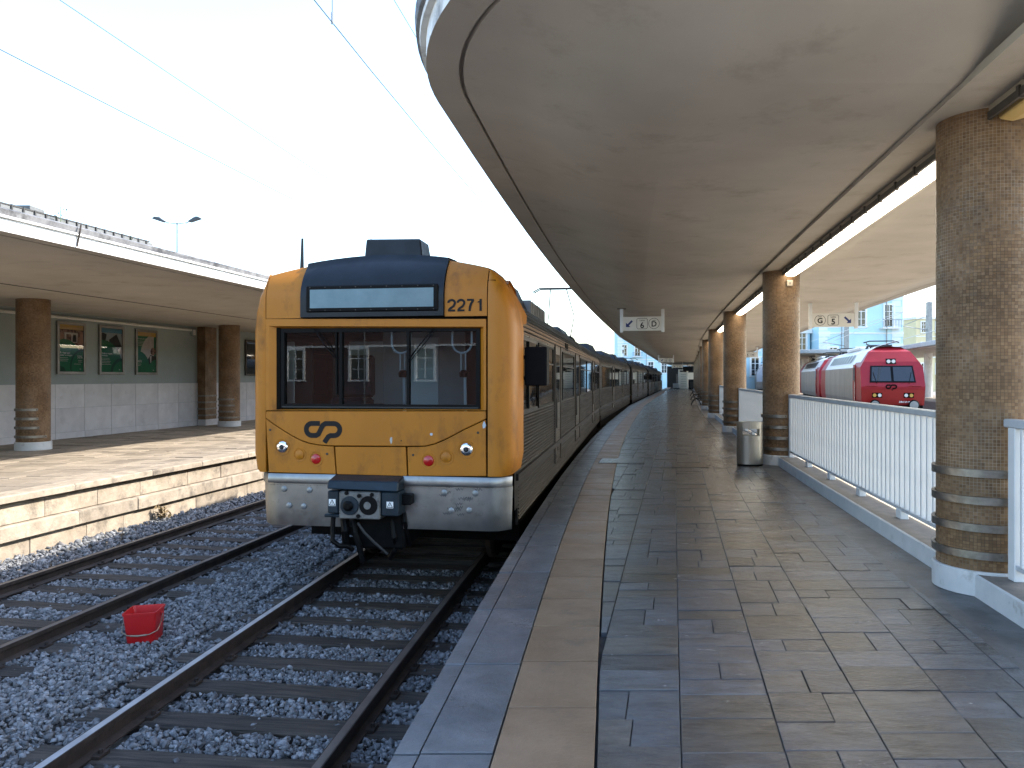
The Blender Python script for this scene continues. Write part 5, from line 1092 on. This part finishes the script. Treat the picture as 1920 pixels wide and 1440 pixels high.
# ------------------------------------------------------------------ locomotives beyond the railing
def make_loco(label, x, y, a, red=True):
    t = thing('locomotive', label, 'locomotive', (x, y, RAIL), -a, 'locomotives beyond the railing'); L_ = 18.8; t.scale = (1, 1, 1.06)
    pr = [(1.42, .95), (1.48, 1.25), (1.5, 1.9), (1.48, 2.85), (1.32, 3.12), (1.0, 3.62), (.6, 3.84), (0, 3.88)]
    def vf(w): return np.interp(w, [.95, 1.25, 1.78, 1.95, 3.1, 3.6, 3.9], [.22, .12, 0, .03, .55, .92, 1.5])
    full = pr + [(-a_, b_) for a_, b_ in reversed(pr[:-1])]
    def seg(name, va, vb, mt, rng_=None, taper=False):
        m = MB(); pts = full if rng_ is None else [p for p in full if rng_[0] <= p[1] <= rng_[1]]
        m.grid([[(u, (vf(w) if taper else va)+0, w) for u, w in pts], [(u, vb, w) for u, w in pts]]); return m
    m = seg('cab', 0, 3.0, '', taper=True)
    rows = [[(s*p[0]*1.0, vf(p[1]), p[1]) for s in (1, .5, 0, -.5, -1)] for p in pr[:-1]]+[[(0, vf(3.88), 3.88)]*5]
    m.grid(rows); cab = m.build('cab', 'loco_red' if red else 'loco_silver', t)
    if red:
        lr = [[(u*1.003, vf(w)-.012, w) for u in (-1.47, -.7, 0, .7, 1.47)] for w in (1.0, 1.25, 1.76)]; MB().grid(lr).build('lower_panel', 'loco_red_low', cab)
    for s in (1, -1):
        MB().grid([[(s*u, 3.0, w), (s*u, L_-3, w)] for u, w in pr[:4]]).build('side_panel', 'loco_silver', t)
    MB().grid([[(u, 3.0, w) for u, w in pr[3:]+[(-a_, b_) for a_, b_ in reversed(pr[3:-1])]], [(u, L_-3, w) for u, w in pr[3:]+[(-a_, b_) for a_, b_ in reversed(pr[3:-1])]]]).build('roof', 'loco_roof', t)
    MB().grid([[(u, 1.2, w+.012) for u, w in [(1.34, 3.1), (1.0, 3.62), (.6, 3.84), (0, 3.88), (-.6, 3.84), (-1.0, 3.62), (-1.34, 3.1)]], [(u, 3.0, w+.012) for u, w in [(1.34, 3.1), (1.0, 3.62), (.6, 3.84), (0, 3.88), (-.6, 3.84), (-1.0, 3.62), (-1.34, 3.1)]]]).build('cab_roof', 'loco_roof', t)
    m = MB(); m.grid([[(u, L_-3, w) for u, w in full], [(u, L_-vf(w), w) for u, w in full]]); m.add([(u, L_-.9, w) for u, w in full], [tuple(range(len(full)))]); m.build('rear_cab', 'loco_red' if red else 'loco_silver', t)
    # grilles in the sloping roof edge, platform side
    for k in range(9):
        v = 4.6+k*1.12; A = Vector((-1.34, 0, 3.10)); B = Vector((-1.05, 0, 3.56)); n_ = Vector((-.84, 0, .54))*.02
        MB().add([A+n_+Vector((0, v, 0)), A+n_+Vector((0, v+.68, 0)), B+n_+Vector((0, v+.68, 0)), B+n_+Vector((0, v, 0))], [(0, 1, 2, 3)]).build('grille', 'poster_dark', t)
    for s in (-1, 1):
        d = MB().box((s*1.5-.02, 1.9, 1.15), (s*1.5+.02, 2.6, 3.0)).build('cab_door', 'loco_red' if red else 'loco_silver', t); MB().box((s*1.505-.025, 2.0, 2.2), (s*1.505+.025, 2.5, 2.85)).build('door_pane', 'dark_glass', d); MB().tube([(s*1.55, 1.84, 1.2), (s*1.55, 1.84, 2.4)], .02, 6).build('handrail', 'chrome', d)
    def on(u, w, lift): return (u, vf(w)-lift, w)
    if red:
        fr = MB().add([on(-1.08, 2.10, .02), on(1.08, 2.10, .02), on(1.0, 2.92, .02), on(-1.0, 2.92, .02)], [(0, 1, 2, 3)]).build('windscreen_frame', 'black_rubber', t)
        for s in (-1, 1): MB().add([on(s*.06, 2.17, .03), on(s*1.0, 2.17, .03), on(s*.93, 2.86, .03), on(s*.06, 2.86, .03)], [(0, 1, 2, 3)]).build('windscreen_pane', 'dark_glass', fr); MB().tube([on(s*.75, 2.05, .05), on(s*.9, 2.6, .05)], .015, 5).build('wiper', 'black_rubber', fr)
        MB().add([on(-.24, 3.0, .02), on(.24, 3.0, .02), on(.24, 3.27, .02), on(-.24, 3.27, .02)], [(0, 1, 2, 3)]).build('headlight_panel', 'dark_under', t)
        for s in (-1, 1):
            c = on(s*.115, 3.13, .03); MB().lathe([(.09, -.03), (.09, .02)], 18, c, 'y').build('headlight', 'lens_clear', t)
            for k, mt in ((.62, 'lens_clear'), (.86, 'amber')): c = on(s*k, 1.48, .03); MB().lathe([(.085, -.02), (.085, .02)], 14, c, 'y').build('marker_lamp', mt, t)
            MB().add([on(s*.5, 1.36, .016), on(s*.98, 1.36, .016), on(s*.98, 1.6, .016), on(s*.5, 1.6, .016)], [(0, 1, 2, 3)]).build('lamp_panel', 'dark_under', t)
            bf = MB().lathe([(.10, .25), (.10, -.25), (.26, -.28), (.26, -.33), (.22, -.36)], 18, (s*.9, 0, 1.02), 'y').build('buffer', 'dark_under', t); MB().lathe([(.2, -.368), (.16, -.37)], 18, (s*.9, 0, 1.02), 'y').build('buffer_face', 'galvanised', bf)
            MB().box((s*1.02-.3, -.02, 1.92), (s*1.02+.3, .03, 1.94)).build('trim_strip', 'loco_red_low', t)
        logo(t, -.08, 1.88, .55, 'dark_under', vf(1.88)-.02); put_text('5610-9', .18, 'white_print', t, .55, vf(1.15)-.03, 1.12, .004, 'fleet_number')
    MB().box((-1.4, .1, .35), (1.4, .5, 1.0)).build('buffer_beam', 'dark_under', t); MB().box((-1.2, 1.5, .2), (1.2, L_-1.5, .95)).build('underframe', 'dark_under', t)
    for v in (3.2, L_-4.5):
        p = MB().tube([(-.5, v, 4.0), (.5, v, 4.0)], .05, 6).tube([(-.5, v+1.4, 4.02), (.5, v+1.4, 4.02)], .05, 6).tube([(-.5, v, 4.0), (-.5, v+1.4, 4.02)], .05, 6).tube([(.5, v, 4.0), (.5, v+1.4, 4.02)], .05, 6).build('pantograph', 'cable', t)
        for s in (-1, 1):
            MB().tube([(s*.5, v, 4.0), (s*.5, v+1.6, 4.14), (s*.75, v+.1, 4.2)], .035, 6).build('arm', 'cable', p)
            for vv in (v, v+1.4): MB().lathe([(.07, 3.84), (.1, 3.9), (.06, 3.98)], 8, (s*.5, vv, 0)).build('insulator', 'cable', p)
        MB().tube([(-.9, v, 4.16), (-.6, v, 4.24), (.6, v, 4.24), (.9, v, 4.16)], .035, 6).build('contact_strip', 'cable', p)
    MB().box((-.7, 6, 3.86), (.7, 11, 4.05)).build('roof_boxes', 'loco_roof', t, bevel=.05)
LA = math.atan(.285)
LX, LY = 19.5, 39.3
make_loco('red-nosed silver electric locomotive numbered 5610-9 seen over the white railing', LX, LY, LA)
make_loco('second red and silver locomotive coupled behind the red-nosed one', LX+19.6*math.sin(LA), LY+19.6*math.cos(LA), LA)
make_loco('grey locomotive far along the line, seen between two mosaic columns', 31.2, 93., LA, False)
# rails under them
rt = thing('railway_track', 'track under the red-nosed locomotive beyond the railing', 'railway track', (LX, LY, RAIL-.15), -LA)
for s in (-1, 1): MB().box((s*.868-.036, -26, 0), (s*.868+.036, 70, .15)).build('rail', 'rail_side', rt)
slm = MB().box((-1.35, -.12, -.14), (1.35, .12, .0)).mesh('sleeper', 'timber')
for k in range(40): o = link('sleeper', slm, rt); o.location = (0, -25.5+k*.65, 0)

# canopies of the farther platforms
def far_canopy(label, x, y, L_, w, z, a):
    t = thing('far_canopy', label, 'canopy', (x, y, z), -a, 'canopies of the farther platforms'); MB().box((-w/2, 0, 0), (w/2, L_, .32)).build('slab', 'far_canopy', t, bevel=.06, seg=2); MB().box((-w/2+.4, .4, -.06), (w/2-.4, L_-.4, .0)).build('soffit', 'plaster', t)
    for k in range(int(L_/8)): MB().lathe([(.32, -z-.1), (.32, -.02)], 20, (0, 2+k*8, 0)).build('column', 'fascia', t, smooth=True)
    MB().box((-w/2+.6, 0, BED-z-.1), (w/2-.6, L_, -z)).build('platform_slab', 'left_paving', t)
far_canopy('grey concrete canopy with thick columns behind the red-nosed locomotive', 30.2, 47., 50, 7, 3.75, math.atan(.27))
far_canopy('grey canopy end showing between the column and the locomotive roof', 26.6, 66., 50, 5.5, 3.75, math.atan(.30))

# ------------------------------------------------------------------ town buildings
def building(name, label, x, y, a, W, H_, D, wall, rows, cols, z0=4.0, dz=4.2, ww=1.15, wh=2.5, quoins=None, roof=None, balcony=None, side=0):
    t = thing(name, label, 'building', (x, y, BED), -a, None); MB().box((0, 0, 0), (W, D, H_)).build('wall', wall, t)
    MB().box((-.25, -.25, H_), (W+.25, D+.25, H_+.5)).build('cornice', 'trim_white', t)
    if roof: MB().add([(-.2, -.2, H_+.5), (W+.2, -.2, H_+.5), (W+.2, D+.2, H_+.5), (-.2, D+.2, H_+.5), (W*.25, D*.5, H_+3), (W*.75, D*.5, H_+3)], [(0, 1, 5, 4), (1, 2, 5), (2, 3, 4, 5), (3, 0, 4)]).build('roof', roof, t)
    fm = MB()
    for q in ((-ww/2-.18, -ww/2, -.1, wh+.2), (ww/2, ww/2+.18, -.1, wh+.2), (-ww/2, ww/2, wh, wh+.2), (-ww/2-.25, ww/2+.25, -.22, -.1)): fm.box((q[0], -.1, q[2]), (q[1], .02, q[3]))
    fme = fm.mesh('window', 'trim_white'); pme = MB().box((-ww/2, -.02, 0), (ww/2, .01, wh)).mesh('pane', 'dark_glass')
    bme = MB().box((-.045, -.05, 0), (.045, .0, wh)).box((-ww/2, -.049, wh*.68), (ww/2, .0, wh*.68+.07)).box((-ww/2, -.049, 0), (-ww/2+.07, 0, wh)).box((ww/2-.07, -.049, 0), (ww/2, 0, wh)).box((-ww/2, -.048, wh*.32), (ww/2, .0, wh*.32+.04)).mesh('glazing_bars', 'trim_white')
    for r in range(rows):
        for c in range(cols):
            o = link('window', fme, t); o.location = (W*(c+.5)/cols, 0, z0+r*dz); o2 = link('pane', pme, o); o3 = link('glazing_bars', bme, o)
        MB().box((-.06, -.09, z0+r*dz+dz-1.0), (W+.06, .0, z0+r*dz+dz-.85)).build('string_course', 'trim_white', t)
    if quoins:
        for xq in (0, W-1.5):
            for k in range(int(H_/.8)): MB().box((xq+(.0 if k % 2 else .0), -.07, k*.8+.03), (xq+1.5-(.35 if k % 2 else 0), .01, k*.8+.77)).build('quoin', quoins, t)
    if balcony is not None:
        for c in balcony:
            xc = W*(c+.5)/cols; zb = z0+dz*1-.25; b_ = MB().box((xc-1.3, -.9, zb-.12), (xc+1.3, 0, zb)).build('balcony', 'trim_white', t)
            for k in range(13): MB().box((xc-1.25+k*.2, -.87, zb), (xc-1.22+k*.2, -.84, zb+1)).build('baluster', 'cable', b_)
            MB().box((xc-1.3, -.9, zb+1), (xc+1.3, -.83, zb+1.05)).build('handrail', 'cable', b_)
    for k in (.27, .8): MB().tube([(W*k, -.12, 0), (W*k, -.12, H_)], .06, 6).build('downpipe', 'galvanised', t)
    return t
D1 = 100.; bxl = (1535-960)/FOC*D1
building('station_building', 'pale blue station building with tall white-barred windows beyond the locomotive', bxl, D1, R(-2), 11.2, 26, 12, 'blue_wall', 5, 3, 3.85, 5.6, 1.2, 2.75, 'quoin', None, (2,))
building('station_wing', 'lower pale blue wing joined to the blue station building', bxl-13, D1+1.5, R(-2), 12.6, 8.6, 10, 'blue_wall', 2, 6, 3.0, 3.4, 1.1, 2.3)
building('town_house', 'pink town house with small windows beside the blue station building', (1697-960)/FOC*170, 170, R(0), 4.2, 12.6, 10, 'pink_wall', 3, 3, 3.6, 3.6, .7, 1.5, None, 'red_tile')
building('town_house', 'cream town house with flat cornice beside the pink one', (1718-960)/FOC*155, 155, R(-8), 16, 14.6, 10, 'cream_wall', 3, 5, 3.6, 4.2, 1.0, 2.0, None, None)
building('town_block', 'pale blue block with balconies seen over the train roofs', (1158-960)/FOC*190, 190, R(4), 26, 34, 14, 'blue_wall', 7, 8, 4.0, 4.2, 1.3, 2.6, 'quoin', None, (1, 4))
building('terminal_building', 'low station hall with red tiled roof facing the buffer end of the platforms', 10, -40, R(180), 48, 7.0, 12, 'dull_brick', 1, 8, 2.6, 3.6, 1.5, 2.4, None, 'red_tile')
# catenary mast and bright wires on that side
for (px, yy, hh, lab) in ((1742, 70., 9.6, 'grey steel catenary mast in front of the cream town house'), (1587, 78., 8.5, 'lattice catenary mast in front of the blue station building')):
    t = thing('catenary_mast', lab, 'mast', ((px-960)/FOC*yy, yy, BED)); MB().box((-.2, -.2, 0), (.2, .2, hh)).build('mast', 'galvanised', t, bevel=.02); MB().tube([(0, 0, hh-2.6), (-2.4, 0, hh-2.2)], .04, 6).tube([(0, 0, hh-1.2), (-2.2, 0, hh-2.1)], .025, 6).build('cantilever', 'galvanised', t)
def bright_wire(label, p, q):
    (a, b_, da), (c, d, db) = p, q
    A = Vector(((a-960)/FOC*da, da, EYE-(b_-HOR)/FOC*da)); B = Vector(((c-960)/FOC*db, db, EYE-(d-HOR)/FOC*db)); o = MB().tube([A, A.lerp(B, .5)-Vector((0, 0, .05)), B], .013, 5).build('overhead_wire', 'glint_cable'); tag(o, label, 'wire', 'overhead wires')
bright_wire('sunlit overhead wire crossing in front of the blue building', (1480, 672, 76), (1900, 500, 24)); bright_wire('second sunlit overhead wire below the first one', (1480, 692, 76), (1900, 580, 24))
bright_wire('thin sunlit wire under the canopy edge near the sign for line 5', (1520, 640, 70), (1720, 575, 35))
